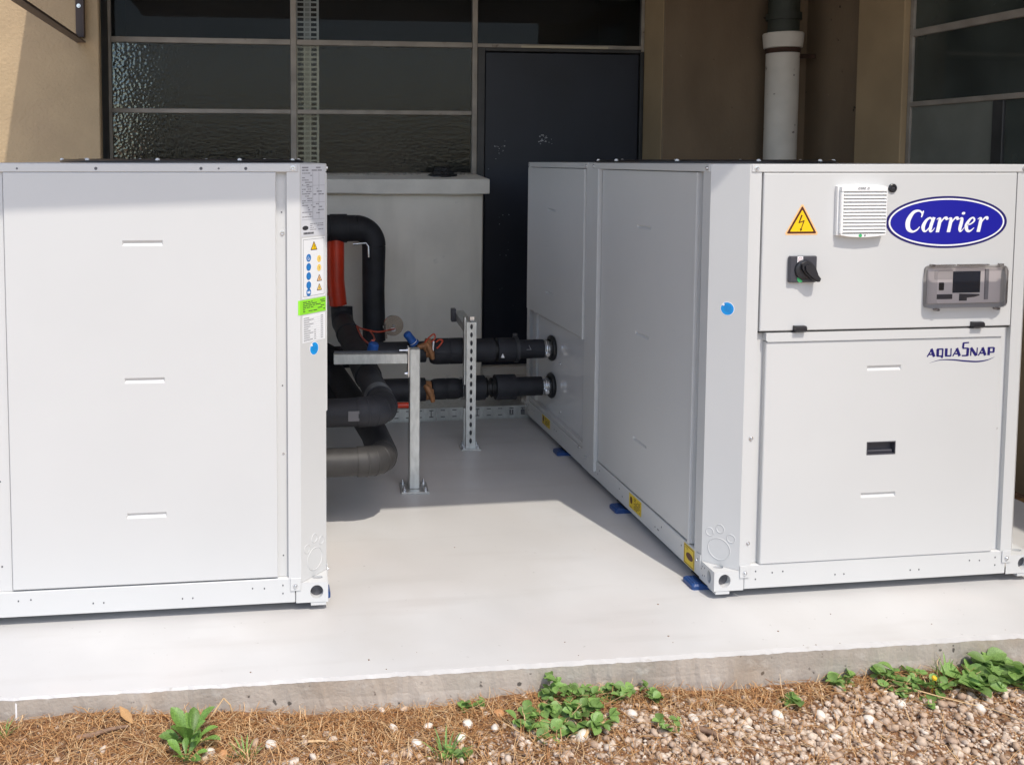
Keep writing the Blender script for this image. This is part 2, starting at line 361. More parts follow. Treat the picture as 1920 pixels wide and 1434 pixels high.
# ------------------------------------------------------------------ ground, slab
def ground_z(x, y):
    z = -0.122 + 0.018 * np.sin(x * 2.3 + 0.5) * np.cos(y * 5) + 0.012 * np.sin(x * 6.1 + y * 4) + 0.006 * np.sin(x * 17 + 1) * np.sin(y * 19)
    z = z + 0.030 * np.exp(-np.maximum(0, -1.65 - x) ** 0 * ((x + 2.0) / 0.32) ** 2)
    z = z - 0.008 * np.clip(x, -1, 1)
    far = np.clip((np.hypot(x + 0.7, y + 0.6) - 2.5) / 2, 0, 1)
    return z * (1 - far) + (-0.14) * far
def grid_sheet(xs, ys, name, m):
    X, Y = np.meshgrid(xs, ys); Z = ground_z(X, Y); nx, ny = len(xs), len(ys)
    v = np.stack([X, Y, Z], -1).reshape(-1, 3).tolist()
    f = [(j * nx + i, j * nx + i + 1, (j + 1) * nx + i + 1, (j + 1) * nx + i) for j in range(ny - 1) for i in range(nx - 1)]
    mb = MB(); mb.add(v, f, True); o = mb.build(name, m); o.data.materials.append(BOUNCE_YARD)
    for p_ in o.data.polygons: p_.material_index = 1 if p_.center.y < -0.88 else 0
    return struct(o)
xs = np.concatenate([[-150, -60, -25, -12, -7, -5], np.arange(-3.6, 2.6, 0.06), [3.5, 5, 8, 15, 40, 150]])
ys = np.concatenate([[-150, -60, -25, -12, -6, -4], np.arange(-2.6, 0.3, 0.06), [1, 3, 6, 12, 40, 150]])
grid_sheet(xs, ys, "ground", SOIL)

SX0, SX1 = -7.0, 1.62
def edge_y(x): return -0.2845 - 0.0146 * (x + 1.175)
slab = MB()
n = 620; nz = 9; sx = np.linspace(SX0, SX1, n)
prof_v = []
for x in sx:
    j = 0.0007 * math.sin(x * 23) + 0.0006 * math.sin(x * 61 + 1) + npr.normal(0, 0.0008)
    prof_v.append((x, edge_y(x) + j))
top = [(x, y + 0.006 + 0.010 / (1 + math.exp(-(x + 1.15) * 5)) + npr.normal(0, 0.0005), G) for x, y in prof_v]; lip = [(x, y + npr.normal(0, 0.0006), G - 0.0055 + npr.normal(0, 0.0006)) for x, y in prof_v]
slab.add(top + [(x, 4.2, G) for x, y in prof_v], [(i, i + 1, n + i + 1, n + i) for i in range(n - 1)])
slab.add([(SX1, edge_y(SX1), G), (SX1, 4.2, G), (SX1, 4.2, -0.4), (SX1, edge_y(SX1), -0.4)], [(0, 1, 2, 3)])
pad_o = struct(slab.build("concrete_pad", FLOORM))
eb = MB(); eb.add(top + lip, [(i, i + 1, n + i + 1, n + i) for i in range(n - 1)]); eb.build("painted_edge", EDGEM, pad_o)
rb = MB(); rows = []
for k in range(nz):
    t = k / (nz - 1)
    rows += [(x, y + 0.004 * (k > 0) + (npr.normal(0, 0.0010) if k else 0), (G - 0.0055) * (1 - t) - 0.42 * t if k else lip[i][2]) for i, (x, y) in enumerate(prof_v)]
rb.add(rows, [(k * n + i, k * n + i + 1, (k + 1) * n + i + 1, (k + 1) * n + i) for k in range(nz - 1) for i in range(n - 1)])
rb.build("concrete_riser", CONC, pad_o)
jt = MB(); jt.box(-1.9965, -1.9925, edge_y(-1.99) - 0.0015, edge_y(-1.99) + 0.02, -0.2, -0.041); jt.build("joint_line", PRWHITE, pad_o)

# ------------------------------------------------------------------ building
bld = thing("factory_building", "beige factory building behind the machines with steel windows and navy door", "building", (0, 2.75, G))
bld.location = (0, 0, 0)
YW, YG, XR, TOP = 2.75, 3.05, 1.93, 3.3
def bpart(name, m, fn, parent=bld):
    mb = MB(); fn(mb); return mb.build(name, m, parent)
lab(bpart("wall", STUCCO, lambda b: b.box(-8, -2.253, YW, YW + 0.34, -0.3, TOP, 0.006)), "beige stucco pier left of the window, half of it sunlit")
bpart("reveal", DARKFR, lambda b: b.box(-2.256, -2.2505, YW + 0.06, YG + 0.02, 1.0, 2.74))
lab(bpart("wall", STUCCO2, lambda b: b.box(1.045, XR + 0.4, YW, YW + 0.34, -0.3, TOP, 0.006)), "dark beige pier between door and corner")
lab(bpart("reveal", WARMWALL, lambda b: b.box(1.0405, 1.0455, YW + 0.012, YG + 0.02, -0.03, 2.74)), "pale door reveal")
lab(bpart("wall", LOWW, lambda b: b.box(-2.2505, -0.06, 2.75, 3.20, -0.2, 1.125, 0.008)), "grey beige low wall under the window")
def sill(b):
    pts = [(-2.25, 0), (-0.035, 0)]
    n_ = 40; rows_ = []
    for i in range(n_ + 1):
        x = -2.25 + (2.25 - 0.035) * i / n_
        wv = 0.003 * math.sin(x * 5) + 0.002 * math.sin(x * 13 + 1)
        for (y, z) in ((2.755, 1.1255), (2.705, 1.122 + wv), (2.700, 1.128 + wv), (2.700, 1.202), (2.706, 1.208), (3.035, 1.232), (3.035, 1.1255)):
            rows_.append((x, y, z))
    k = 7
    b.add(rows_, [(i * k + j, i * k + (j + 1) % k, (i + 1) * k + (j + 1) % k, (i + 1) * k + j) for i in range(n_) for j in range(k)])
    b.add(rows_[:k], [tuple(range(k))]); b.add(rows_[-k:], [tuple(range(k))])
bpart("window_sill", SILLM, sill)
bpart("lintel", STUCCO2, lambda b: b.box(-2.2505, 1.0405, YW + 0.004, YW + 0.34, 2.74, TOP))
# front window: vertical and horizontal bars, panes
win = bpart("window", FRAME, lambda b: (b.box(-2.2495, -2.232, YG - 0.02, YG + 0.02, 1.233, 2.74, 0.002), b.box(1.022, 1.0395, YG - 0.02, YG + 0.02, 2.0, 2.74, 0.002),
                                       b.box(-2.2315, 1.0215, YG - 0.02, YG + 0.02, 2.722, 2.739, 0.002), b.box(-2.2315, -0.067, YG - 0.02, YG + 0.02, 1.228, 1.240, 0.002)))
for x0, x1, z0 in ((-1.183, -1.148, 1.2405), (-0.066, -0.036, 1.2325)):
    bpart("mullion", FRAME, lambda b: b.box(x0, x1, YG - 0.026, YG + 0.02, z0, 2.7215, 0.003), win)
for x0, x1 in ((-2.2315, -1.1835), (-1.1475, -0.0665)):
    for z0, z1 in ((2.008, 2.040), (1.596, 1.622)):
        bpart("transom", FRAME, lambda b: b.box(x0, x1, YG - 0.022, YG + 0.02, z0, z1, 0.003), win)
bpart("transom", FRAME, lambda b: b.box(-0.0355, 1.0215, YG - 0.022, YG + 0.02, 2.0125, 2.036, 0.003), win)
for x0, x1 in ((-2.2315, -1.1835), (-1.1475, -0.0665)):
    for z0, z1, m in ((1.2405, 1.5955, TGLASS), (1.6225, 2.0075, TGLASS), (2.0405, 2.7215, GLASS)):
        bpart("pane", m, lambda b: b.box(x0, x1, YG - 0.003, YG + 0.003, z0, z1), win)
bpart("pane", GLASS, lambda b: b.box(-0.0355, 1.0215, YG - 0.003, YG + 0.003, 2.0365, 2.7215), win)
bpart("paint_strip", mat("old_cream_paint", (0.5, 0.45, 0.34), 0.6), lambda b: b.box(0.24, 0.80, YG - 0.0245, YG - 0.0225, 2.014, 2.026), win)
# door
door = bpart("door", DOORM, lambda b: b.box(0.018, 1.012, YG - 0.008, YG + 0.035, 0.03, 1.985, 0.004))
bpart("door_frame", DARKFR, lambda b: (b.box(-0.0355, 0.013, YG - 0.024, YG + 0.04, G, 2.012, 0.003), b.box(1.017, 1.0395, YG - 0.024, YG + 0.04, G, 1.9995, 0.003), b.box(0.0135, 1.0165, YG - 0.024, YG + 0.04, 1.99, 2.012, 0.003)), door)
bpart("threshold", LOWW, lambda b: b.box(-0.05, 1.04, 2.99, 3.2, G, 0.025, 0.004), door)
def chips(b, cx, cz, sx_, sz_, k, r):
    for _ in range(k):
        x, z = cx + rnd.gauss(0, sx_), cz + rnd.gauss(0, sz_); rr = r * rnd.uniform(0.3, 1.2); a0 = rnd.uniform(0, 6)
        b.poly(WF, [(x + rr * rnd.uniform(0.5, 1.4) * math.cos(a0 + q), z + rr * rnd.uniform(0.3, 1.0) * math.sin(a0 + q)) for q in np.linspace(0, 5.4, 6)], -(YG - 0.0078), -(YG - 0.0086))
chp = MB(); chips(chp, 0.41, 1.45, 0.02, 0.016, 22, 0.006); chips(chp, 0.09, 1.405, 0.03, 0.003, 9, 0.004); chips(chp, 0.12, 1.36, 0.02, 0.02, 8, 0.003)
chips(chp, 0.10, 0.9, 0.05, 0.25, 14, 0.003); chips(chp, 0.5, 1.0, 0.3, 0.5, 10, 0.0018)
struct(chp.build("paint_chips", CHIP, door), "stuff")
# right-hand wing, running towards the viewer
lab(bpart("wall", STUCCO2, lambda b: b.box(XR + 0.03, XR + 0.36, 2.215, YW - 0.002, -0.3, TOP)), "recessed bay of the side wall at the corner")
lab(bpart("wall", WARMWALL, lambda b: b.box(XR, XR + 0.36, 1.84, 2.214, -0.3, TOP, 0.004)), "warm beige pier of the side wall")
lab(bpart("wall", WARMWALL, lambda b: b.box(XR, XR + 0.36, -1.2, 1.839, -0.3, 1.05, 0.004)), "side wall below the right window")
lab(bpart("wall", WARMWALL, lambda b: b.box(XR, XR + 0.36, -1.2, 1.839, 2.62, TOP, 0.004)), "side wall above the right window")
lab(bpart("wall", WARMWALL, lambda b: b.box(XR, XR + 0.36, -2.1, -1.202, -0.3, TOP, 0.004)), "front pier of the side wall")
win2 = bpart("window", FRAME, lambda b: (b.box(XR + 0.03, XR + 0.06, 1.81, 1.8385, 1.052, 2.618, 0.003), b.box(XR + 0.03, XR + 0.06, -1.1985, -1.17, 1.052, 2.618, 0.003)))
for z0, z1 in ((1.953, 1.99), (1.596, 1.622), (1.052, 1.08), (2.59, 2.617)):
    bpart("transom", FRAME, lambda b: b.box(XR + 0.026, XR + 0.062, -1.1695, 1.8095, z0, z1, 0.003), win2)
PANER = glass("side_window_glass", (0.35, 0.38, 0.37), rough=0.05, dirt=0.7, ior=1.5, dirtcol=(0.13, 0.15, 0.135))
for z0, z1 in ((1.6225, 1.9525), (1.9905, 2.5895)):
    bpart("pane", PANER, lambda b: b.box(XR + 0.042, XR + 0.048, -1.1695, 1.8095, z0, z1), win2)
lab(bpart("pane", PANELDK, lambda b: b.box(XR + 0.040, XR + 0.050, 1.2705, 1.8095, 1.0805, 1.5955), win2), "greyish green lower pane")
bpart("mullion", DARKFR, lambda b: b.box(XR + 0.030, XR + 0.058, 1.205, 1.27, 1.0805, 1.5955, 0.003), win2)
bpart("pane", PANER, lambda b: b.box(XR + 0.042, XR + 0.048, -1.1695, 1.2045, 1.0805, 1.5955), win2)
# rooms behind the glass
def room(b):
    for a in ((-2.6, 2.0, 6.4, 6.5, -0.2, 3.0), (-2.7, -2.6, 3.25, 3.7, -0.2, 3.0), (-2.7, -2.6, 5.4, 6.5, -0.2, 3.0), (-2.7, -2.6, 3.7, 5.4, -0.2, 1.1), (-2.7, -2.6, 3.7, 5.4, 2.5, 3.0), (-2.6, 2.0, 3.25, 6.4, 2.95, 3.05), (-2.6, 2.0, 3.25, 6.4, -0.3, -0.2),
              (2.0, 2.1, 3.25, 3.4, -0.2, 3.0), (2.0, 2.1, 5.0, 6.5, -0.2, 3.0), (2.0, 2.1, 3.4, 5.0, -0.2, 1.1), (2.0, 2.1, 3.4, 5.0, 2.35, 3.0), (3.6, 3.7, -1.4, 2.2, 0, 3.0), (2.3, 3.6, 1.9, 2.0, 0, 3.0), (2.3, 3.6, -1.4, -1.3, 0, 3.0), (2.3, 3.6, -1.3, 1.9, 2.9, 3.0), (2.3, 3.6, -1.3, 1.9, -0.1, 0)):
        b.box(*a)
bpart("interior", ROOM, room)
# canopy: roof slab over the bay, which throws the shade
can = bpart("canopy", CANOPYM, lambda b: b.add([(-2.51, -0.91, 2.75), (XR + 0.36, -0.865, 2.75), (XR + 0.36, YW + 0.0, 2.75), (-2.51, YW + 0.0, 2.75)] + [(-2.51, -0.91, 2.9), (XR + 0.36, -0.865, 2.9), (XR + 0.36, YW, 2.9), (-2.51, YW, 2.9)],
                                              [(0, 1, 2, 3), (4, 5, 6, 7), (0, 1, 5, 4), (1, 2, 6, 5), (2, 3, 7, 6), (3, 0, 4, 7)]))
# bracket on the left pier
br = thing("steel_bracket", "dark brown steel angle bracket bolted to the beige left pier", "bracket", (-2.345, YW, 1.965))
b0 = MB(); b0.box(-0.03, 0.02, -0.012, -0.001, 0.028, 0.78, 0.0015); b0.box(0.012, 0.02, -0.045, -0.0125, 0.028, 0.78, 0.0015); b0.build("upright", BRONZE, br)
b1 = MB(); b1.box(-0.03, 0.02, -1.6, -0.001, 0.0, 0.008, 0.0015); b1.box(-0.03, -0.022, -1.6, -0.002, 0.0085, 0.042, 0.0015); b1.build("arm", BRONZE, br)
b2 = MB(); b2.lathe((-0.012, -0.012, 0.20), (0, -1, 0), [(0, 0.0001), (0, 0.011), (0.004, 0.011), (0.004, 0.006), (0.012, 0.006), (0.012, 0.0)], 16); b2.build("bolt", STEEL, br)

# drainpipe in the corner
dp = thing("drainpipe", "old white rust-spotted drainpipe with a bell collar in the dark corner", "drainpipe", (1.728, 2.62, G))
q = MB(); q.lathe((0, 0, 0), (0, 0, 1), [(0, 0.091), (1.985, 0.094)], 32); q.build("pipe", PIPEW, dp)
q = MB(); q.lathe((0, 0, 1.985), (0, 0, 1), [(0, 0.094), (0.0, 0.098), (0.03, 0.098), (0.03, 0.09)], 32); q.build("rust_ring", RUSTM, dp)
q = MB(); q.lathe((0, 0, 2.012), (0, 0, 1), [(0, 0.092), (0.006, 0.108), (0.085, 0.116), (0.092, 0.112), (0.092, 0.09)], 32); q.build("collar", PIPEW, dp)
q = MB(); q.lathe((0, 0, 2.06), (0, 0, 1), [(0, 0.088), (0.12, 0.088), (0.12, 0.1), (0.16, 0.1), (0.16, 0.088), (0.71, 0.088)], 32); q.build("upper_pipe", PIPEG, dp)
q = MB(); q.box(0.09, 0.205, -0.012, 0.012, 1.96, 1.985, 0.002); q.build("clip", RUSTM, dp)

# perforated cable tray climbing inside the window
ct = thing("cable_tray", "perforated galvanised cable tray climbing behind the window beside the mullion", "cable tray", (-1.0785, 3.105, 1.0))
for x in (-0.0645, -0.018, 0.018, 0.0605):
    q = MB(); q.box(x - 0.004, x + 0.004 + (0.004 if x > 0.05 else 0), -0.002 - (0.025 if abs(x) > 0.05 else 0), 0.0, 0, 1.7); q.build("side_rail", ZINC, ct)
rung_me = None
for k in range(56):
    if rung_me is None:
        q = MB(); q.box(-0.060, 0.060, 0.0005, 0.0025, -0.005, 0.005); o = q.build("rung", ZINC, ct); rung_me = o.data
    else:
        o = bpy.data.objects.new("rung", rung_me); COL.objects.link(o); o.parent = ct
    o.location = (0, 0, 0.015 + k * 0.030)
q = MB(); q.box(-0.014, 0.014, 0.004, 0.008, 0, 1.7); q.build("cable_strip", mat("pale_cable", (0.5, 0.5, 0.46), 0.5), ct)

# lump on the sill and mortar crumbs
def lump(b):
    seg, rws = 26, [(0.0, 0.088), (0.012, 0.082), (0.016, 0.066), (0.028, 0.064), (0.034, 0.05), (0.046, 0.046), (0.052, 0.040), (0.060, 0.0)]
    vs = []
    for z, r in rws:
        for k in range(seg):
            a = 2 * math.pi * k / seg
            rr = r * (1 + 0.10 * math.sin(3 * a + z * 90) + rnd.uniform(-0.06, 0.06)); vs.append((rr * math.cos(a), rr * 0.75 * math.sin(a), z + rnd.uniform(-0.003, 0.003) * (r > 0)))
    b.add(vs, [(i * seg + k, i * seg + (k + 1) % seg, (i + 1) * seg + (k + 1) % seg, (i + 1) * seg + k) for i in range(len(rws) - 1) for k in range(seg)])
q = MB(); lump(q); o = q.build("rubber_cap", LUMP); o.location = (-0.275, 2.905, 1.2225); o.rotation_euler = (R(4.2), 0, 0)
tag(o, "lumpy black rubber cap lying on the window sill near the door", "rubber cap")
q = MB()
for _ in range(170):
    x, y = rnd.uniform(-1.2, -0.08), 3.025 - abs(rnd.gauss(0, 0.018)); z = 1.208 + (y - 2.706) / 0.329 * 0.024; r = rnd.uniform(0.002, 0.008)
    if abs(x + 0.275) < 0.11 and y < 2.99: continue
    q.add([(x + rnd.uniform(-r, r), y + rnd.uniform(-r, r), z + (r * 1.3 if k > 2 else -0.001)) for k in range(6)], [(0, 1, 2), (3, 4, 5), (0, 1, 4, 3), (1, 2, 5, 4), (2, 0, 3, 5)])
o = struct(q.build("mortar_crumbs", RUBBLE), "stuff"); o["label"] = "pale mortar crumbs along the window foot on the sill"

# ------------------------------------------------------------------ the chiller machine (built once at the origin, copied for the second)
W, D, H = 1.086, 2.108, 1.31
CA, CB_ = 0.0805, 0.0845
FR = Frame((0, 0, 0), (1, 0, 0), (0, 0, 1), (0, -1, 0))
BK = Frame((W, D, 0), (-1, 0, 0), (0, 0, 1), (0, 1, 0))
SL = Frame((0, D, 0), (0, -1, 0), (0, 0, 1), (-1, 0, 0))
SR = Frame((W, 0, 0), (0, 1, 0), (0, 0, 1), (1, 0, 0))
CFL = Frame((0, CB_, 0), (CA, -CB_, 0), (0, 0, 1), (-CB_, -CA, 0))
CBL = Frame((CA, D, 0), (-CA, -CB_, 0), (0, 0, 1), (-CB_, CA, 0))
CL = math.hypot(CA, CB_)
chl = thing("chiller_unit", "white chiller with blue oval logo, control door and display cover", "chiller", (0, 0, 0), "white outdoor chillers on the slab")

def panel(fr, u0, u1, v0, v1, n1=0.0, t=0.02, grooves=(), pockets=(), b=0.0025, mb=None):
    """pressed sheet panel: front face at n1 with pressed V grooves and open pockets"""
    mb = mb or MB()
    holes = [(*g, 'g') for g in grooves] + [(*p_, 'p') for p_ in pockets]
    us = sorted({u0 + b, u1 - b} | {h[0] for h in holes} | {h[1] for h in holes}); vs_ = sorted({v0 + b, v1 - b} | {h[2] for h in holes} | {h[3] for h in holes})
    for a, c in zip(us[:-1], us[1:]):
        for d, e in zip(vs_[:-1], vs_[1:]):
            if any(h[0] - 1e-6 <= a and c <= h[1] + 1e-6 and h[2] - 1e-6 <= d and e <= h[3] + 1e-6 for h in holes): continue
            mb.add([fr.p(a, d, n1), fr.p(c, d, n1), fr.p(c, e, n1), fr.p(a, e, n1)], [(0, 1, 2, 3)])
    for h in holes:
        a, c, d, e = h[:4]
        P = [fr.p(a, d, n1), fr.p(c, d, n1), fr.p(c, e, n1), fr.p(a, e, n1)]
        if h[4] == 'g':
            mid = d + (e - d) * 0.5; q0, q1 = fr.p(a + 0.004, mid, n1 - 0.006), fr.p(c - 0.004, mid, n1 - 0.006)
            mb.add(P + [q0, q1], [(0, 1, 5, 4), (3, 4, 5, 2), (0, 4, 3), (1, 2, 5)])
        else:
            Q = [fr.p(a, d, n1 - 0.018), fr.p(c, d, n1 - 0.018), fr.p(c, e, n1 - 0.018), fr.p(a, e, n1 - 0.018)]
            mb.add(P + Q, [(0, 1, 5, 4), (1, 2, 6, 5), (2, 3, 7, 6), (3, 0, 4, 7), (4, 5, 6, 7)])
    o = [(u0, v0), (u1, v0), (u1, v1), (u0, v1)]; i_ = [(u0 + b, v0 + b), (u1 - b, v0 + b), (u1 - b, v1 - b), (u0 + b, v1 - b)]
    A = [fr.p(*x, n1) for x in i_]; B = [fr.p(*x, n1 - b) for x in o]; Cc = [fr.p(*x, n1 - t) for x in o]
    mb.add(A + B + Cc, [(k, (k + 1) % 4, 4 + (k + 1) % 4, 4 + k) for k in range(4)] + [(4 + k, 4 + (k + 1) % 4, 8 + (k + 1) % 4, 8 + k) for k in range(4)])
    return mb
def part(name, mb, m, parent=chl): return mb.build(name, m, parent)
def fpart(name, m, fr, u0, u1, v0, v1, n0, n1, b=0.001, parent=chl): return part(name, MB().fbox(fr, u0, u1, v0, v1, n0, n1, b), m, parent)

# inner carcass
part("body", MB().box(0.045, W - 0.045, 0.045, D - 0.045, 0.02, 1.295), INNER)
# base rails
for fr, L_ in ((FR, W), (BK, W), (SL, D), (SR, D)):
    a = 0.098
    mb = MB().fbox(fr, a, L_ - a, 0.0, 0.0755, -0.06, -0.0005, 0.002)
    part("base_rail", mb, WHITE)
    hb = MB()
    for du in ((0.19, 0.048), (0.225, 0.05), (0.40, 0.03), (0.43, 0.03), (0.10 + 0.035, 0.055), (0.135, 0.03)):
        for sgn in (0, 1):
            u = du[0] if sgn == 0 else L_ - du[0]
            hb.ellipse(fr, u, du[1], 0.0021, 0.0028, -0.0006, 0.0003, 10)
    if L_ == D:
        for u in (0.55, 0.58, 0.95, 0.97, 1.12, 1.14, 1.35, 1.38, 1.7, 1.73): hb.ellipse(fr, u, 0.03 + 0.02 * (int(u * 100) % 2), 0.0021, 0.003, -0.0006, 0.0003, 10)
    struct(part("bolt_holes", hb, HOLE), "stuff")
# corner castings with open oval holes
def hole_plate(mb, fr, u0, u1, v0, v1, n, cu, cv, ru, rv, depth=0.02, seg=32):
    angs = sorted(set([2 * math.pi * k / seg for k in range(seg)] + [math.atan2(v - cv, u - cu) % (2 * math.pi) for u in (u0, u1) for v in (v0, v1)]))
    O_, I_, J_ = [], [], []
    for a in angs:
        c, s_ = math.cos(a), math.sin(a)
        t = min((u1 - cu) / c if c > 1e-9 else 9, (u0 - cu) / c if c < -1e-9 else 9, (v1 - cv) / s_ if s_ > 1e-9 else 9, (v0 - cv) / s_ if s_ < -1e-9 else 9)
        O_.append(fr.p(cu + t * c, cv + t * s_, n)); I_.append(fr.p(cu + ru * c, cv + rv * s_, n)); J_.append(fr.p(cu + ru * c, cv + rv * s_, n - depth))
    m = len(angs)
    mb.add(O_ + I_ + J_, [(k, (k + 1) % m, m + (k + 1) % m, m + k) for k in range(m)] + [(m + k, m + (k + 1) % m, 2 * m + (k + 1) % m, 2 * m + k) for k in range(m)])
    return [J_, [tuple(range(m))]]
corners = [((0, 0), 1, 1), ((W, 0), -1, 1), ((0, D), 1, -1), ((W, D), -1, -1)]
for (cx, cy), dx, dy in corners:
    xf = Frame((cx, cy, 0), (dx, 0, 0), (0, 0, 1), (0, -dy, 0)); yf = Frame((cx, cy, 0), (0, dy, 0), (0, 0, 1), (-dx, 0, 0))
    tf = Frame((cx, cy, 0.059), (dx, 0, 0), (0, dy, 0), (0, 0, 1))
    mb = MB(); liners = MB()
    E_ = 0.096
    liners.add(*hole_plate(mb, xf, 0, E_, -0.002, 0.059, 0.0, 0.034, 0.030, 0.0195, 0.0205))
    liners.add(*hole_plate(mb, yf, 0, E_, -0.002, 0.059, 0.0, 0.034, 0.030, 0.013, 0.0205))
    liners.add(*hole_plate(mb, tf, 0, E_, 0, E_, 0.0, 0.030, 0.034, 0.016, 0.010))
    mb.fbox(xf, 0.006, 0.052, -0.013, -0.0025, -0.052, -0.0015, 0.001)
    part("corner_block", mb, WHITE); part("hole_shade", liners, HOLE)
    hb = MB()
    for (u, v) in ((0.062, 0.045), (0.075, 0.045), (0.062, 0.02), (0.075, 0.016), (0.083, 0.035)): hb.ellipse(yf, u, v, 0.002, 0.0028, -0.0006, 0.0004, 10)
    struct(part("bolt_holes", hb, HOLE), "stuff")
    # chamfered corner post
    F2 = Frame((cx, cy, 0), (dx, 0, 0), (0, dy, 0), (0, 0, 1))
    prof = [(0.118, 0), (CA, 0), (0, CB_), (0, 0.133), (0.0175, 0.133), (0.0175, 0.128), (0.004, 0.128), (0.004, CB_ + 0.002), (CA + 0.002, 0.004), (0.113, 0.004), (0.113, 0.0175), (0.118, 0.0175)]
    mb = MB().poly(F2, prof, 0.060, H - 0.001)
    mb.fbox(xf, CA + 0.001, 0.113, 0.037, 0.0765, 0.0005, 0.0035, 0.001)
    mb.fbox(yf, CB_ + 0.001, 0.117, 0.037, 0.0765, 0.0005, 0.0035, 0.001)
    part("corner_post", mb, WHITE)
    # set-back strip beside the post
    part("filler_strip", MB().fbox(xf, 0.114, 0.185, 0.0765, 1.286, -0.03, -0.016), WHITE)
    part("filler_strip", MB().fbox(yf, 0.130, 0.19, 0.0765, 1.286, -0.03, -0.018), WHITE)
# top lips and lid
for fr, L_, segs in ((FR, W, [(0.085, W - 0.085)]), (BK, W, [(0.085, W - 0.085)]), (SL, D, [(0.089, D - 1.155), (D - 1.098, D - 0.089)]), (SR, D, [(0.089, 0.95), (1.01, D - 0.089)])):
    for a, c in segs: fpart("top_lip", WHITE, fr, a, c, 1.2855, 1.3095, -0.02, 0.003, 0.0018)
part("lid", MB().poly(Frame((0, 0, 0), (1, 0, 0), (0, 1, 0), (0, 0, 1)), [(CA, 0.004), (W - CA, 0.004), (W - 0.004, CB_), (W - 0.004, D - CB_), (W - CA, D - 0.004), (CA, D - 0.004), (0.004, D - CB_), (0.004, CB_)], 1.300, 1.3098), WHITE)
# fan: black ring, guard, hub, screws
fan = part("fan_ring", MB().lathe((0.50, 1.06, 1.3102), (0, 0, 1), [(0, 0.47), (0.006, 0.47), (0.012, 0.452), (0.012, 0.40), (0.0, 0.395)], 64), BLACK)
gb = MB()
for r in (0.06, 0.11, 0.16, 0.21, 0.26, 0.31, 0.36): gb.tube([(0.5 + r * math.cos(a), 1.06 + r * math.sin(a), 1.321) for a in np.linspace(0, 2 * math.pi, 49)], 0.002, 5, False)
for k in range(8): gb.tube([(0.5, 1.06, 1.321), (0.5 + 0.41 * math.cos(k * math.pi / 4), 1.06 + 0.41 * math.sin(k * math.pi / 4), 1.321)], 0.0025, 5, False)
part("fan_guard", gb, BLACK, fan)
part("fan_hub", MB().lathe((0.5, 1.06, 1.311), (0, 0, 1), [(0, 0.10), (0.006, 0.10), (0.008, 0.0)], 32), DKGREY, fan)
for k in range(10):
    a = 0.2 + k * 2 * math.pi / 10
    part("screw", MB().lathe((0.5 + 0.462 * math.cos(a), 1.06 + 0.462 * math.sin(a), 1.318), (0, 0, 1), [(0, 0.008), (0.003, 0.008), (0.007, 0.005), (0.008, 0)], 10), VENTW, fan)

# screws
screw_me = None
def screw(fr, u, v, n=0.0, sc=1.0):
    global screw_me
    if screw_me is None:
        b = MB(); Z = Frame((0, 0, 0), (1, 0, 0), (0, 1, 0), (0, 0, 1))
        b.lathe((0, 0, 0), (0, 0, 1), [(0, 0.0075), (0.0012, 0.0075), (0.0014, 0.0045), (0.0045, 0.0042), (0.0052, 0.0036)], 14)
        b.lathe((0, 0, 0), (0, 0, 1), [(0.0052, 0.0036), (0.0048, 0.0022), (0.003, 0.002), (0.003, 0)], 6)
        o = b.build("screw", STEEL, chl); screw_me = o.data
    else:
        o = bpy.data.objects.new("screw", screw_me); COL.objects.link(o); o.parent = chl
    m = fr.mat(u, v, n); 
    if sc != 1: m = m @ Matrix.Scale(sc, 4)
    o.matrix_local = m
    return o
for fr in (FR, BK):
    for u in (0.1, W - 0.1):
        screw(fr, u, 1.2965, 0.003); screw(fr, u - 0.002 if u < 0.5 else u + 0.002, 0.052, 0.0035)
for u in (0.103, D - 1.17, D - 1.085, D - 0.103): screw(SL, u, 1.297, 0.003)
for u in (D - 0.105, 0.105): screw(SL, u, 0.052, 0.0035)
screw(FR, 0.107, 0.474, 0.0); screw(FR, 0.107, 0.145, 0.0, 0.8); screw(FR, W - 0.14, 0.47, -0.016, 0.7)

# --- front: control door, service panel
part("control_door", panel(FR, 0.1235, 0.963, 0.804, 1.2835, 0.004, 0.03), WHITE)
sp = part("service_panel", panel(FR, 0.146, 0.935, 0.077, 0.770, 0.003, 0.03, grooves=[(0.481, 0.595, 0.673, 0.689), (0.475, 0.592, 0.272, 0.288)], pockets=[(0.489, 0.586, 0.408, 0.449)]), WHITE)
part("panel_lip", MB().poly(FR, [(0.143, 0.7985), (0.941, 0.7985), (0.941, 0.7765), (0.935, 0.7715), (0.149, 0.7715), (0.143, 0.7765)], -0.02, 0.0075), WHITE, sp)
hp = MB()
for (u0, u1, v0, v1) in ((0.4895, 0.5855, 0.4085, 0.4112), (0.4895, 0.5855, 0.4458, 0.4485), (0.4895, 0.4922, 0.4115, 0.4455), (0.5828, 0.5855, 0.4115, 0.4455)): hp.fbox(FR, u0, u1, v0, v1, -0.0145, 0.0045)
hp.fbox(FR, 0.493, 0.582, 0.412, 0.445, -0.0149, -0.0135); hp.fbox(FR, 0.493, 0.582, 0.4118, 0.420, -0.0130, -0.004, 0.002)
part("pull_handle", hp, DKGREY, sp)
for u in (0.248, 0.841):
    part("hinge", MB().poly(Frame(FR.p(u - 0.018, 0.801, 0), (0, -1, 0), (0, 0, 1), (1, 0, 0)), [(-0.01, -0.002), (0.016, 0.0), (0.022, 0.004), (0.022, 0.015), (0.017, 0.019), (0.0035, 0.019)], 0.0, 0.036), BLACK)
fpart("door_seal", RUBBER, FR, 0.124, 0.962, 0.7988, 0.8036, -0.02, -0.001, 0)
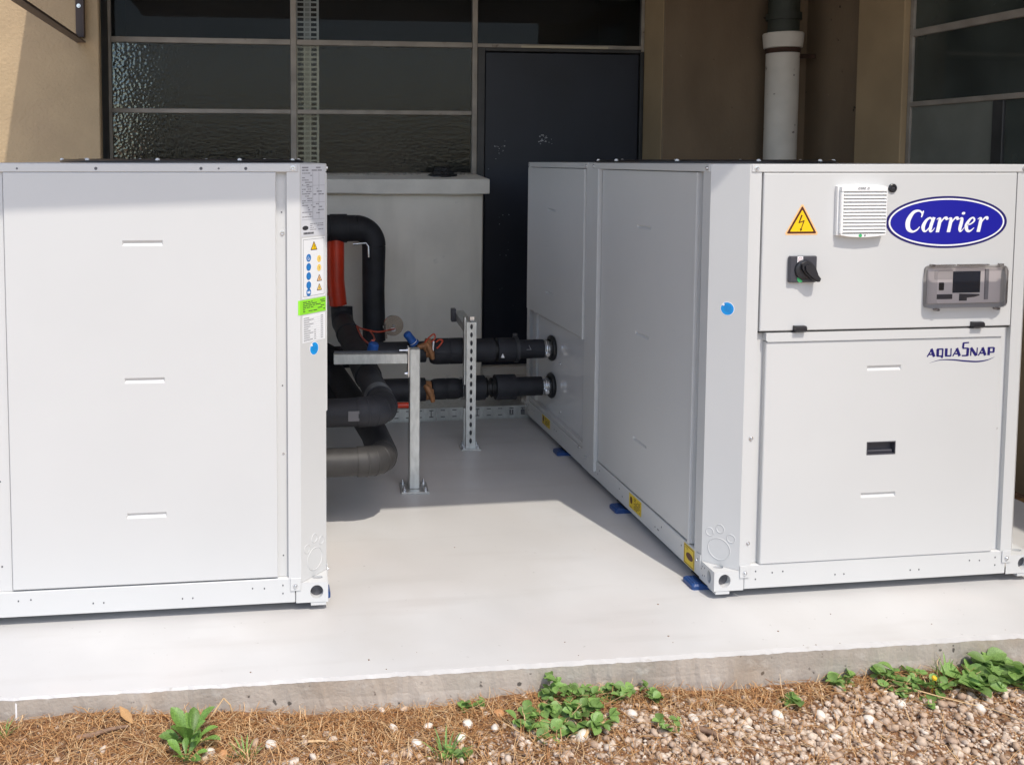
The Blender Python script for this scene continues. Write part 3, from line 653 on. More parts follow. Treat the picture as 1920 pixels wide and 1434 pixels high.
for u in (0.20, 0.87): fpart("top_hinge", BLACK, FR, u - 0.02, u + 0.02, 1.2838, 1.288, -0.01, 0.001, 0)
part("door_lock", MB().lathe(FR.p(0.541, 1.237, 0.0042), FR.n, [(0, 0.0135), (0.004, 0.0135), (0.006, 0.011), (0.006, 0.0075), (0.004, 0.007), (0.004, 0)], 24), BLACK)
fpart("lock_slot", DKGREY, FR, 0.536, 0.546, 1.2355, 1.2385, 0.008, 0.0095, 0)

# warning triangle with lightning flash
def tri(mb, fr, cu, cv, h, n0, n1, r=0.0):
    hw = h * 0.577
    P_ = [(cu - hw, cv - h / 3), (cu + hw, cv - h / 3), (cu, cv + 2 * h / 3)]
    if r:
        out = []
        for k in range(3):
            p0, p1, p2 = P_[k - 1], P_[k], P_[(k + 1) % 3]
            for q_ in (p0, p2):
                l = math.hypot(q_[0] - p1[0], q_[1] - p1[1]); out.append((p1[0] + (q_[0] - p1[0]) * r / l, p1[1] + (q_[1] - p1[1]) * r / l))
        P_ = out
    return mb.poly(fr, P_, n0, n1)
wt = part("warning_triangle", tri(MB(), FR, 0.2485, 1.1285, 0.097, 0.0041, 0.0046, 0.006), ORANGE)
part("border", tri(MB(), FR, 0.2485, 1.1285, 0.084, 0.0046, 0.0050, 0.003), BROWNP, wt)
part("field", tri(MB(), FR, 0.2485, 1.1285, 0.066, 0.0050, 0.0054, 0.0015), YELLOW, wt)
fl = MB(); u_, v_ = 0.2485, 1.1285
for pts in ([(u_ - 0.001, v_ + 0.028, 0.005), (u_ - 0.010, v_ + 0.004, 0.0035)], [(u_ - 0.0105, v_ + 0.0045, 0.003), (u_ + 0.007, v_ + 0.011, 0.003)], [(u_ + 0.0065, v_ + 0.012, 0.0035), (u_ - 0.002, v_ - 0.013, 0.0022)]): fl.stroke(FR, pts, 0.0057 + 0.0001 * len(fl.f), curve=False)
fl.poly(FR, [(u_ - 0.0065, v_ - 0.012), (u_ + 0.0015, v_ - 0.0145), (u_ - 0.0045, v_ - 0.0205)], 0.0062, 0.0064)
part("flash", fl, BROWNP, wt)

# ventilation filter
vg = MB()
vg.poly(FR, [(0.354, 1.2435), (0.39, 1.2475), (0.433, 1.2488), (0.476, 1.2475), (0.512, 1.2435), (0.511, 1.095), (0.476, 1.0895), (0.432, 1.0872), (0.39, 1.0895), (0.355, 1.095)], 0.004, 0.016)
vg.poly(FR, [(0.360, 1.2415), (0.39, 1.2455), (0.433, 1.2468), (0.476, 1.2455), (0.509, 1.2415), (0.509, 1.2285), (0.360, 1.2285)], 0.016, 0.028)
vg.poly(FR, [(0.360, 1.0995), (0.509, 1.0995), (0.508, 1.0965), (0.476, 1.0915), (0.432, 1.0892), (0.39, 1.0915), (0.361, 1.0965)], 0.016, 0.028)
vg.fbox(FR, 0.360, 0.369, 1.1, 1.228, 0.016, 0.027, 0.002); vg.fbox(FR, 0.508, 0.510, 1.1, 1.228, 0.016, 0.026)
vg = part("ventilation_filter", vg, VENTW)
part("filter_mat", MB().fbox(FR, 0.370, 0.507, 1.1005, 1.2275, 0.0161, 0.0168), DKGREY, vg)
for k in range(12):
    v = 1.1045 + k * 0.0104
    sl_ = MB(); sl_.poly(Frame(FR.p(0.3695, v, 0), (0, -1, 0), (0, 0, 1), (1, 0, 0)), [(0.0172, 0.0), (0.0272, -0.0012), (0.028, 0.0002), (0.0195, 0.0080), (0.0172, 0.0080)], 0.0, 0.1382)
    part("slat", sl_, VENTW, vg)
fl = MB(); fl.fbox(FR, 0.409, 0.452, 1.2325, 1.2415, 0.0281, 0.0285); part("name_label", fl, PRWHITE, vg)
pr = MB()
for (du, wd) in ((0.0, 0.006), (0.008, 0.004), (0.0135, 0.004), (0.019, 0.005), (0.030, 0.006)):
    pr.stroke(FR, [(0.4125 + du, 1.2345, 0.0014), (0.4125 + du + wd * 0.4, 1.2395, 0.0014), (0.4125 + du + wd, 1.2392, 0.0012), (0.4125 + du + wd * 0.7, 1.2350, 0.0014), (0.4125 + du, 1.2345, 0.0012)], 0.0288, 4)
part("lettering", pr, INK, vg)
part("green_mark", MB().ellipse(FR, 0.4245, 1.0945, 0.0056, 0.005, 0.0281, 0.0286, 20), GREENP, vg)
part("grey_mark", MB().ellipse(FR, 0.4395, 1.0948, 0.003, 0.003, 0.0281, 0.0286, 16), INKG, vg)

# isolator switch
sw = part("isolator_switch", MB().fbox(FR, 0.2065, 0.2945, 0.953, 1.033, 0.0041, 0.018, 0.003), DKGREY)
part("knob", MB().lathe(FR.p(0.2515, 0.992, 0.018), FR.n, [(0, 0.031), (0.006, 0.029), (0.008, 0.022), (0.008, 0)], 32), BLACK, sw)
lever = MB()
P_ = [(0.236, 1.012), (0.252, 1.019), (0.266, 1.016), (0.281, 0.998), (0.290, 0.975), (0.298, 0.966), (0.295, 0.957), (0.287, 0.956), (0.273, 0.961), (0.252, 0.978), (0.238, 0.995)]
lever.poly(FR, P_, 0.022, 0.034); c_ = [(sum(p[0] for p in P_) / len(P_) + (p[0] - sum(q[0] for q in P_) / len(P_)) * 0.75, sum(p[1] for p in P_) / len(P_) + (p[1] - sum(q[1] for q in P_) / len(P_)) * 0.75) for p in P_]
lever.poly(FR, c_, 0.0341, 0.040)
part("lever", lever, BLACK, sw)
part("white_tag", MB().fbox(FR, 0.2295, 0.2475, 1.012, 1.0325, 0.0182, 0.0187), PRWHITE, sw)
tg = MB(); tg.stroke(FR, [(0.2325, 1.017, 0.001), (0.235, 1.0285, 0.0012), (0.243, 1.028, 0.001), (0.2425, 1.019, 0.001), (0.236, 1.0205, 0.001), (0.241, 1.0255, 0.001)], 0.0190, 5); part("tag_mark", tg, REDPR, sw)
part("green_mark", MB().poly(FR, [(0.230, 0.967), (0.2335, 0.970), (0.248, 0.957), (0.244, 0.954), (0.236, 0.954), (0.231, 0.960)], 0.0182, 0.0190), GREENP, sw)
# a lock tongue hangs off the switch plate
# display under a smoked cover
dsp = part("display_unit", MB().fbox(FR, 0.668, 0.918, 0.878, 0.988, 0.0041, 0.010, 0.002), DISPG)
part("screen", MB().fbox(FR, 0.752, 0.846, 0.912, 0.979, 0.0101, 0.0112, 0.0005), SCREEN, dsp)
part("socket", MB().fbox(FR, 0.706, 0.722, 0.921, 0.945, 0.0101, 0.0115, 0.002), BLACK, dsp)
kb = MB(); kb.fbox(FR, 0.700, 0.752, 0.893, 0.908, 0.0101, 0.0113); kb.poly(FR, [(0.776, 0.887), (0.802, 0.887), (0.802, 0.896), (0.826, 0.898), (0.846, 0.903), (0.843, 0.907), (0.776, 0.909)], 0.0101, 0.0113); part("key_strip", kb, DKGREY, dsp)
part("side_channel", MB().fbox(FR, 0.861, 0.873, 0.890, 0.985, 0.0101, 0.013), INKG, dsp)
part("upper_band", MB().fbox(FR, 0.690, 0.7515, 0.955, 0.984, 0.0101, 0.0108), mat("warm_grey_band", (0.47, 0.45, 0.45), 0.5), dsp)
def rrect(u0, u1, v0, v1, r, k=5):
    out = []
    for (cu, cv, a0) in ((u1 - r, v1 - r, 0), (u0 + r, v1 - r, 90), (u0 + r, v0 + r, 180), (u1 - r, v0 + r, 270)):
        out += [(cu + r * math.cos(R(a0 + 90 * i / k)), cv + r * math.sin(R(a0 + 90 * i / k))) for i in range(k + 1)]
    return out
cv_ = MB(); rings = [(rrect(0.658, 0.930, 0.866, 0.997, 0.014), 0.0042), (rrect(0.659, 0.929, 0.867, 0.996, 0.014), 0.024), (rrect(0.664, 0.924, 0.872, 0.991, 0.013), 0.031), (rrect(0.682, 0.910, 0.884, 0.982, 0.008), 0.0335)]
K_ = len(rings[0][0]); vs = [FR.p(u, v, n_) for ring, n_ in rings for u, v in ring]
cv_.add(vs, [(i * K_ + k, i * K_ + (k + 1) % K_, (i + 1) * K_ + (k + 1) % K_, (i + 1) * K_ + k) for i in range(3) for k in range(K_)])
part("cover_rim", cv_, SMOKED, dsp)
part("cover_pane", MB().add(vs[3 * K_:], [tuple(range(K_))]), CLEARC, dsp)
hinge_tab = lambda *a_: part("cover_hinge", MB().fbox(FR, *a_), SMOKED, dsp)
for a, c in ((0.684, 0.748), (0.768, 0.862)): hinge_tab( a - 0.004, c + 0.004, 0.9975, 1.0015, 0.008, 0.022, 0.001)
for a in (0.672, 0.905): hinge_tab( a, a + 0.014, 0.995, 1.002, 0.006, 0.02, 0.002)
for a in (0.69, 0.895): hinge_tab( a, a + 0.012, 0.858, 0.8655, 0.006, 0.026, 0.002)


# oval logo with script lettering
lg = part("oval_logo", MB().ellipse(FR, 0.7285, 1.1315, 0.2045, 0.0805, 0.0041, 0.0046, 72), NAVY)
part("white_ring", MB().ellipse(FR, 0.7285, 1.1315, 0.1955, 0.0740, 0.0046, 0.0049, 72), PRWHITE, lg)
part("blue_field", MB().ellipse(FR, 0.7285, 1.1315, 0.1900, 0.0690, 0.0049, 0.0052, 72), ROYAL, lg)
LET = {
 'C': (1.22, [[(1.12, 1.06, .10), (1.05, 1.30, .10), (.78, 1.44, .13), (.42, 1.30, .24), (.20, .78, .34), (.32, .28, .28), (.66, .06, .15), (.96, .16, .11), (1.12, .38, .07)], [(1.14, 1.44, .07), (1.12, 1.25, .13), (1.09, 1.0, .07)]]),
 'a': (1.00, [[(.70, .80, .10), (.52, .96, .12), (.28, .80, .20), (.15, .42, .27), (.26, .12, .17), (.44, .10, .10), (.66, .42, .06)], [(.80, 1.0, .22), (.72, .6, .25), (.70, .22, .23), (.78, .06, .14), (.90, .12, .07), (1.02, .3, .04)]]),
 'r': (.80, [[(.02, .84, .05), (.12, .92, .08), (.24, .88, .20), (.27, .6, .25), (.27, .0, .25)], [(.32, .48, .05), (.42, .78, .09), (.56, .95, .14), (.70, .93, .20), (.74, .80, .12)]]),
 'i': (.52, [[(.02, .84, .05), (.12, .92, .08), (.24, .88, .20), (.26, .6, .25), (.25, .25, .24), (.32, .06, .14), (.44, .12, .07), (.54, .3, .04)], [(.27, 1.16, .02), (.27, 1.20, .22), (.27, 1.30, .22), (.27, 1.34, .02)]]),
 'e': (.86, [[(.22, .46, .08), (.48, .56, .10), (.66, .76, .13), (.54, .95, .11), (.32, .84, .17), (.16, .46, .27), (.28, .13, .20), (.50, .06, .13), (.76, .28, .05)]]),
}
txt = MB(); u = 0.0; kz = 0
for ch in "Carrier":
    wd, sts = LET[ch]
    for st in sts:
        txt.stroke(FR, [(p[0] + u, p[1], p[2]) for p in st], 0.0055 + 0.00012 * (kz % 3), 8, 0.20, 0.0465, (0.581, 1.1005)); kz += 1
    u += wd
part("script_lettering", txt, PRWHITE, lg)

# block-letter model name with a swash
def block(fr, o, sc, m_thick=0.36, m_thin=0.17):
    mb = MB(); k = [0]
    def st(pts, curve=False):
        mb.stroke(fr, pts, 0.0034 + 0.00008 * (k[0] % 5), 6, 0.0, sc, o, curve); k[0] += 1
    T, t = m_thick, m_thin; u = 0.0
    def A(u): st([(u, 0, t), (u + .62, 1.0, t)]); st([(u + .52, 1.0, T), (u + .95, 0, T)]); st([(u + .25, .30, t), (u + .8, .30, t)])
    A(0); u = 1.25
    st([(u + .15, .06, T), (u + .15, .94, T)]); st([(u + .05, .94, t), (u + .88, .94, t)]); st([(u + .83, .94, t * 1.3), (u + .80, .0, t * 1.3)]); st([(u + .05, .06, t), (u + .85, .06, t)]); st([(u + .6, .1, T * .8), (u + .86, -.14, T * .8)])
    u = 2.4
    st([(u + .15, 1.0, T), (u + .15, .06, T)]); st([(u + .02, .06, t), (u + .80, .06, t)]); st([(u + .80, 1.0, t), (u + .80, .0, t)])
    A(3.45)
    u = 4.75  # tall figure-like S
    st([(u + .05, 1.0, t * 1.6), (u + .12, 1.66, t * 1.6)]); st([(u + .06, 1.62, t), (u + .85, 1.66, t)]); st([(u + .0, .96, t), (u + .80, .96, t)]); st([(u + .74, .98, T), (u + .70, .0, T)]); st([(u - .05, .04, t), (u + .75, .04, t)])
    u = 5.85
    st([(u + .05, 0, t), (u + .05, 1.0, t)]); st([(u + .05, 1.0, T), (u + .80, 0, T)]); st([(u + .88, 0, t), (u + .92, 1.0, t)])
    A(6.95)
    u = 8.2
    st([(u + .15, 0, T), (u + .18, 1.0, T)]); st([(u + .05, .95, t), (u + .85, .95, t)]); st([(u + .85, .98, T * .8), (u + .82, .38, T * .8)]); st([(u + .2, .38, t), (u + .88, .38, t)])
    return mb
nm = part("model_lettering", block(FR, (0.6815, 0.7115), 0.0252), NAVY)
part("swash", MB().stroke(FR, [(0.690, 0.692, 0.0004), (0.725, 0.7005, 0.0020), (0.765, 0.7005, 0.0036), (0.810, 0.6955, 0.0045), (0.855, 0.6925, 0.0044), (0.890, 0.697, 0.0026), (0.914, 0.7065, 0.0004)], 0.0035, 8), NAVY, nm)

# --- left side
part("side_panel", panel(SL, D - 1.000, D - 0.164, 0.080, 1.283, -0.004, 0.02, grooves=[(D - 0.645, D - 0.525, v, v + 0.014) for v in (1.072, 0.677, 0.279)]), WHITE)
part("panel_fold", MB().fbox(SL, D - 0.1745, D - 0.1635, 0.082, 1.2825, -0.0045, 0.006, 0.001), WHITE)
part("side_column", MB().fbox(SL, D - 1.172, D - 1.028, 0.0, 1.308, -0.03, 0.0012, 0.0015), WHITE)
part("column_fold", MB().fbox(SL, D - 1.0275, D - 1.013, 0.03, 1.2855, -0.012, 0.010, 0.001), WHITE)
part("side_panel", panel(SL, D - 2.022, D - 1.192, 0.556, 1.283, 0.004, 0.024, grooves=[(D - 1.685, D - 1.575, 1.079, 1.092), (D - 1.70, D - 1.59, 0.679, 0.692)]), WHITE)
part("panel_fold", MB().fbox(SL, D - 1.192, D - 1.180, 0.552, 1.2825, -0.02, 0.008, 0.001), WHITE)
part("pipe_panel", MB().fbox(SL, D - 2.022, D - 1.1735, 0.0965, 0.5545, -0.035, -0.030), GLOSSW)
part("panel_ledge", MB().fbox(SL, D - 2.022, D - 1.1735, 0.0765, 0.096, -0.035, -0.006, 0.002), WHITE)
part("back_post", MB().fbox(SL, 0.0864, 0.133, 0.0765, 1.284, -0.03, -0.001, 0.001), WHITE)
hb = MB()
for v in (1.0, 0.885, 0.63, 0.30): hb.ellipse(SL, 0.098, v, 0.0028, 0.0035, -0.0012, -0.0003, 10)
struct(part("bolt_holes", hb, HOLE), "stuff")
screw(SL, D - 1.125, 0.058, 0.0012); screw(SL, D - 1.22, 0.07, -0.001); screw(SL, D - 1.56, 0.13, -0.030); screw(SL, D - 1.57, 0.36, -0.030)
nozzles = []
for z in (0.415, 0.232):
    nz_ = MB(); nz_.tube([Vector((0.029 - 0.010, 1.675 + 0.050 * math.cos(a), z + 0.050 * math.sin(a))) for a in np.linspace(0, 2 * math.pi, 33)], 0.012, 10, False)
    nozzles.append(part("pipe_grommet", nz_, RUBBER))
# yellow labels on the side rail
def print_lines(mb, fr, u0, u1, v0, v1, n, rows, seed, h=0.45, gap=0.5):
    r_ = random.Random(seed)
    for k in range(rows):
        v = v1 - (v1 - v0) * (k + 0.5) / rows; hh = (v1 - v0) / rows * h / 2; u = u0
        while u < u1 - (u1 - u0) * 0.05:
            l = (u1 - u0) * r_.uniform(0.08, 0.3)
            if r_.random() > gap * 0.5: mb.add([fr.p(u, v - hh, n), fr.p(min(u1, u + l), v - hh, n), fr.p(min(u1, u + l), v + hh, n), fr.p(u, v + hh, n)], [(0, 1, 2, 3)])
            u += l + (u1 - u0) * 0.03
    return mb
for (y0, y1, v0, v1, kind) in ((1.743, 1.623, 0.030, 0.074, 0), (0.66, 0.549, 0.018, 0.072, 0), (0.204, 0.131, 0.004, 0.070, 1)):
    u0, u1 = D - y0, D - y1
    yl = fpart("yellow_label", YELLOWD, SL, u0, u1, v0, v1, 0.0, 0.0006, 0)
    pm = MB()
    if kind == 0:
        pm.ellipse(SL, u0 + 0.02, (v0 + v1) / 2 + 0.004, 0.010, 0.014, 0.0007, 0.0010, 20); pm.fbox(SL, u0 + 0.012, u0 + 0.026, v0 + 0.004, v0 + 0.006, 0.0007, 0.001)
        print_lines(pm, SL, u0 + 0.045, u1 - 0.008, v0 + 0.006, v1 - 0.006, 0.0009, 7, 3)
    else:
        for a in (u0 + 0.003, u1 - 0.005): pm.fbox(SL, a, a + 0.002, v0 + 0.003, v1 - 0.003, 0.0007, 0.001)
        for a in (v0 + 0.003, v1 - 0.005): pm.fbox(SL, u0 + 0.0051, u1 - 0.0051, a, a + 0.002, 0.0007, 0.001)
        pm.ellipse(SL, (u0 + u1) / 2 + 0.004, (v0 + v1) / 2, 0.024, 0.012, 0.0007, 0.001, 24); print_lines(pm, SL, u0 + 0.01, u0 + 0.03, v1 - 0.016, v1 - 0.008, 0.0009, 2, 5)
    part("print", pm, BROWNP, yl)

# --- back face (the face the second machine turns to the viewer) and right side
part("rear_panel", panel(BK, W - 0.910, W - 0.149, 0.081, 1.2845, 0.003, 0.02, grooves=[(W - 0.586, W - 0.472, v, v + 0.016) for v in (1.0745, 0.677, 0.279)]), WHITE)
part("rear_strip", MB().fbox(BK, W - 0.965, W - 0.913, 0.0765, 1.2855, -0.03, -0.006), WHITE)
hb = MB()
for v in (1.168, 0.655, 0.14): hb.ellipse(BK, W - 0.133, v, 0.0022, 0.0026, -0.0162, -0.0154, 10)
for v in (1.09, 0.70, 0.40, 0.15): hb.ellipse(BK, W - 0.94, v, 0.0026, 0.003, -0.0062, -0.0052, 10)
for x, r in ((0.87, 0.003), (0.655, 0.0045), (0.362, 0.0045), (0.312, 0.003), (0.235, 0.0045)): hb.ellipse(BK, W - x, 1.2955, r, r, 0.0030, 0.0034, 14)
struct(part("bolt_holes", hb, HOLE), "stuff")
screw(BK, W - 0.131, 1.107, -0.016); screw(BK, W - 0.131, 0.45, -0.016, 0.5)
part("side_panel", panel(SR, 0.164, 0.98, 0.080, 1.283, -0.003, 0.02, grooves=[(0.5, 0.62, v, v + 0.014) for v in (1.072, 0.677, 0.279)]), WHITE)
part("side_panel", panel(SR, 1.03, 1.94, 0.080, 1.283, -0.003, 0.02, grooves=[(1.4, 1.52, v, v + 0.014) for v in (1.072, 0.677, 0.279)]), WHITE)
# pressed paw emblem on both left corner posts
def paw(fr, mir):
    mb = MB(); f = lambda u: CL - u if mir else u
    for cu, cv, ru, rv in ((0.054, 0.112, 0.034, 0.034), (0.024, 0.160, 0.0115, 0.0125), (0.056, 0.177, 0.012, 0.013), (0.090, 0.154, 0.0125, 0.0125)):
        mb.tube([fr.p(f(cu) + ru * math.cos(a), cv + rv * math.sin(a), 0.0) for a in np.linspace(0, 2 * math.pi, 41)], 0.0013, 6, False)
    return mb
part("paw_emblem", paw(CFL, False), WHITE); part("paw_emblem", paw(CBL, True), WHITE)

# ------------------------------------------------------------------ second machine: the same, turned half round
c2 = copy_tree(chl)
LX, LY, TH = -1.1815, 0.0855, -0.0121
Rz = Matrix.Rotation(math.pi + TH, 4, 'Z'); off = Vector((LX, LY, 0)) - (Rz @ Vector((0, D, 0)))
c2.matrix_local = Matrix.Translation(off) @ Rz
c2["label"] = "plain white chiller showing its rear panel, label strip down its right corner"
for o in children(c2):
    if o.name.startswith("pipe_grommet"): o.location.y -= 0.155
def sticker(name, m, fr, u0, u1, v0, v1, parent, n=0.0004): return part(name, MB().fbox(fr, u0, u1, v0, v1, 0.0001, n), m, parent)
# blue round stickers
for fr, u, v, par, r in ((CFL, 0.060, 0.868, chl, 0.0195), (CBL, 0.062, 0.758, c2, 0.0185)):
    halo = part("round_sticker", MB().ellipse(fr, u, v, r + 0.0018, r + 0.0018, 0.0001, 0.0004, 36), PRWHITE, par)
    part("blue_disc", MB().ellipse(fr, u, v, r, r, 0.0004, 0.0007, 36), SKYBLUE, halo)
    lm_ = MB()
    for k in range(6):
        vv = v + r * 0.5 - k * r * 0.2; hw = math.sqrt(max(0.01, 1 - ((vv - v) / r) ** 2)) * r * 0.7
        lm_.stroke(fr, [(u - hw + 0.003, vv + 0.004, 0.0010), (u + hw, vv - 0.004, 0.0010)], 0.0009, curve=False)
    part("print", lm_, MBLUE, halo); part("white_dot", MB().ellipse(fr, u - r * 0.62, v + r * 0.62, r * 0.2, r * 0.2, 0.0010, 0.0013, 12), PRWHITE, halo)
# data plate
dpl = sticker("data_plate", SILVERL, CBL, 0.006, CL - 0.004, 1.096, 1.306, c2)
tx = MB()
print_lines(tx, CBL, 0.010, 0.055, 1.15, 1.285, 0.0006, 20, 21, 0.4, 0.9); print_lines(tx, CBL, 0.060, 0.108, 1.215, 1.24, 0.0006, 3, 22, 0.4, 1.0)
print_lines(tx, CBL, 0.010, 0.11, 1.286, 1.302, 0.0006, 2, 23, 0.5, 0.6); print_lines(tx, CBL, 0.058, 0.108, 1.15, 1.195, 0.0006, 5, 26, 0.35, 1.2); print_lines(tx, CBL, 0.045, 0.105, 1.112, 1.135, 0.0006, 4, 24, 0.4, 0.8)
part("print", tx, INKG, dpl)
tg = MB()
for v in (1.195, 1.145, 1.245): tg.fbox(CBL, 0.009, 0.111, v, v + 0.0007, 0.0005, 0.0007)
for u in (0.057, 0.085): tg.fbox(CBL, u, u + 0.0006, 1.147, 1.285, 0.0008, 0.0010)
part("table_lines", tg, INKG, dpl)
part("dark_oval", MB().ellipse(CBL, 0.024, 1.121, 0.013, 0.0065, 0.0005, 0.0009, 24), INK, dpl)
bc = MB()
r_ = random.Random(5); u = 0.016
while u < 0.062:
    l = r_.choice((0.0008, 0.0014, 0.002)); bc.fbox(CBL, u, u + l, 1.102, 1.108, 0.0005, 0.0009); u += l + r_.choice((0.0008, 0.0012))
part("barcode", bc, INK, dpl)
# hazard pictograms
hz = sticker("hazard_label", PAPER, CBL, 0.009, CL - 0.003, 0.912, 1.092, c2)
ln = MB()
for a in (0.014, 0.108): ln.fbox(CBL, a, a + 0.0008, 0.918, 1.087, 0.0005, 0.0007)
for a in (0.918, 1.0862): ln.fbox(CBL, 0.0149, 0.1079, a, a + 0.0008, 0.0005, 0.0007)
part("border", ln, INK, hz)
def pict_tri(u, v, h, fill=AMBER):
    t0 = part("warning_mark", tri(MB(), CBL, u, v, h, 0.0005, 0.0008, 0.002), BROWNP, hz)
    m2_ = tri(MB(), CBL, u, v, h * 0.72, 0.0008, 0.0011, 0.001); part("warning_field", m2_, fill, hz)
    part("warning_glyph", MB().fbox(CBL, u - h * 0.04, u + h * 0.04, v - h * 0.14, v + h * 0.22, 0.0011, 0.0014), BROWNP, hz)
pict_tri(0.062, 1.063, 0.027, YELLOW)
for k, v in enumerate((1.026, 0.999, 0.972, 0.945, 0.922 + 0.0015)):
    part("mandatory_mark", MB().ellipse(CBL, 0.038, v + 0.006, 0.0105, 0.0115, 0.0005, 0.0008, 24), MBLUE, hz)
    gm = MB(); 
    if k in (0,): gm.stroke(CBL, [(0.036, v + 0.011, 0.0015), (0.034, v + 0.002, 0.0015), (0.041, v + 0.001, 0.0015), (0.041, v + 0.006, 0.0015)], 0.0010, 4)
    elif k == 4: gm.ellipse(CBL, 0.0345, v + 0.006, 0.003, 0.004, 0.0009, 0.0012, 12); gm.ellipse(CBL, 0.0415, v + 0.006, 0.003, 0.004, 0.0009, 0.0012, 12)
    else: gm.stroke(CBL, [(0.035, v + 0.010, 0.001), (0.037, v + 0.001, 0.001), (0.041, v + 0.002, 0.001), (0.041, v + 0.010, 0.001)], 0.0010, 4)
    part("mark_glyph", gm, PRWHITE if k in (0, 4) else SKYBLUE, hz)
for v in (1.026, 0.999):
    part("amber_disc", MB().ellipse(CBL, 0.085, v, 0.0095, 0.0105, 0.0005, 0.0008, 24), AMBER, hz)
    part("mark_glyph", MB().stroke(CBL, [(0.082, v + 0.004, 0.001), (0.087, v + 0.002, 0.001), (0.084, v - 0.004, 0.001)], 0.0010, 4), BROWNP, hz)
pict_tri(0.086, 0.966, 0.021, ORANGE); pict_tri(0.086, 0.938, 0.021, AMBER)
gl_ = sticker("green_label", LIME, CBL, 0.0, CL - 0.001, 0.866, 0.909, c2, 0.0007)
part("label_wrap", MB().fbox(BK, W - 0.0865, W - CA, 0.866, 0.909, 0.0001, 0.0007), LIME, gl_)
part("print", print_lines(MB(), CBL, 0.012, 0.112, 0.871, 0.904, 0.0009, 6, 9, 0.42, 0.3), INK, gl_)
tb = sticker("table_label", PAPER, CBL, 0.010, CL - 0.004, 0.781, 0.862, c2)
tx = MB()
for k in range(11):
    v = 0.853 - k * 0.0066; tx.fbox(CBL, 0.015, 0.015 + r_.uniform(0.02, 0.045), v, v + 0.002, 0.0005, 0.0007)
    if k > 5: tx.fbox(CBL, 0.062, 0.070, v, v + 0.002, 0.0005, 0.0007)
    tx.fbox(CBL, 0.092, 0.103, v, v + 0.002, 0.0005, 0.0007); tx.fbox(CBL, 0.014, 0.105, v - 0.0025, v - 0.0021, 0.0005, 0.0006)
part("print", tx, INKG, tb)

# blue pads under the machines
pad_spots = [(-0.010, 1.445, "thin blue plastic pad under the logo chiller's side, nearest the back wall"), (-0.010, 0.745, "middle blue plastic pad under the side rail of the logo chiller"),
             (-0.012, 0.108, "blue plastic pad under the front corner of the logo chiller"), (-1.190, 0.20, "blue plastic pad peeping out at the plain chiller's right corner")]
pad_me = None
for k, (x, y, l) in enumerate(pad_spots):
    t = thing("support_pad", l, "pad", (x, y, G), "blue pads under the chillers")
    if k == 3: t.rotation_euler = (0, 0, math.pi)
    if pad_me is None:
        f_ = Frame((0, 0, 0), (1, 0, 0), (0, 1, 0), (0, 0, 1))
        b = MB()
        P0 = rrect(-0.022, 0.10, -0.036, 0.036, 0.009); P1 = rrect(-0.017, 0.095, -0.031, 0.031, 0.009); K_ = len(P0)
        b.add([f_.p(u, v, 0) for u, v in P0] + [f_.p(u, v, 0.012) for u, v in P0] + [f_.p(u, v, 0.017) for u, v in P1], [(i * K_ + k_, i * K_ + (k_ + 1) % K_, (i + 1) * K_ + (k_ + 1) % K_, (i + 1) * K_ + k_) for i in range(2) for k_ in range(K_)] + [tuple(range(2 * K_, 3 * K_))])
        for u in (-0.012, -0.002): b.fbox(f_, u, u + 0.006, -0.024, 0.024, 0.0165, 0.0195, 0.001)
        o1 = b.build("pad_plate", BLUEPAD, t); pad_me = o1.data
        b = MB().fbox(f_, 0.012, 0.095, -0.045, 0.045, 0.0195, 0.0285, 0.002); o2 = b.build("rubber_shim", RUBBER, t); shim_me = o2.data
    else:
        for nm_, me_ in (("pad_plate", pad_me), ("rubber_shim", shim_me)):
            o = bpy.data.objects.new(nm_, me_); COL.objects.link(o); o.parent = t

# ------------------------------------------------------------------ pipework between the machines
def arc(c, a, b, r, a0=0, a1=90, k=9):
    c, a, b = Vector(c), Vector(a), Vector(b)
    return [c + a * r * math.cos(R(a0 + (a1 - a0) * i / k)) + b * r * math.sin(R(a0 + (a1 - a0) * i / k)) for i in range(k + 1)]
ZU, ZL, YP, YRow, XA = 0.412, 0.230, 0.665, 1.68, -0.928
up_ = thing("pipework", "upper black foam pipe loop with red riser and blue valve caps", "pipework", (XA, YRow, ZU), "insulated pipe loops between the chillers")
lo_ = thing("pipework", "lower insulated pipe loop with black foam elbow, tinted paler as sunlit, near the floor", "pipework", (XA, YRow, ZL), "insulated pipe loops between the chillers")
for o in (up_, lo_): o.location = (0, 0, 0)
rA = 0.051; eb_ = 0.075
def foam(name, path, r, par, m=FOAM, seg=24):
    return MB().tube(path, r, seg).build(name, m, par)
X1, X0 = Vector((1, 0, 0)), Vector((-1, 0, 0)); Y1 = Vector((0, 1, 0)); Z1 = Vector((0, 0, 1))
def nozzle_run(z, r, par, m, m2, y2):
    foam("straight_pipe", [(-1.150, YP, z), (XA - eb_, YP, z)], r, par, m)
    MB().lathe((-1.196, YP, z), (1, 0, 0), [(0, 0.040), (0.03, 0.040), (0.03, 0.054), (0.045, 0.054), (0.045, r - 0.004)], 24).build("hose_clamp", STEEL, par)
    pts = arc((XA - eb_, YP + eb_, z), (0, -1, 0), (1, 0, 0), eb_, 0, 90, 4)
    foam("elbow", [pts[0] - X1 * 0.03] + pts + [pts[-1] + Y1 * 0.03], r * 1.06, par, m2)
    for k in range(5):
        d_ = (pts[min(k + 1, 4)] - pts[max(k - 1, 0)]).normalized() * 0.0035
        foam("seam", [pts[k] - d_, pts[k] - d_ * 0.5, pts[k] + d_ * 0.5, pts[k] + d_], [r * 1.06, r * 1.085, r * 1.085, r * 1.06], par, m2)
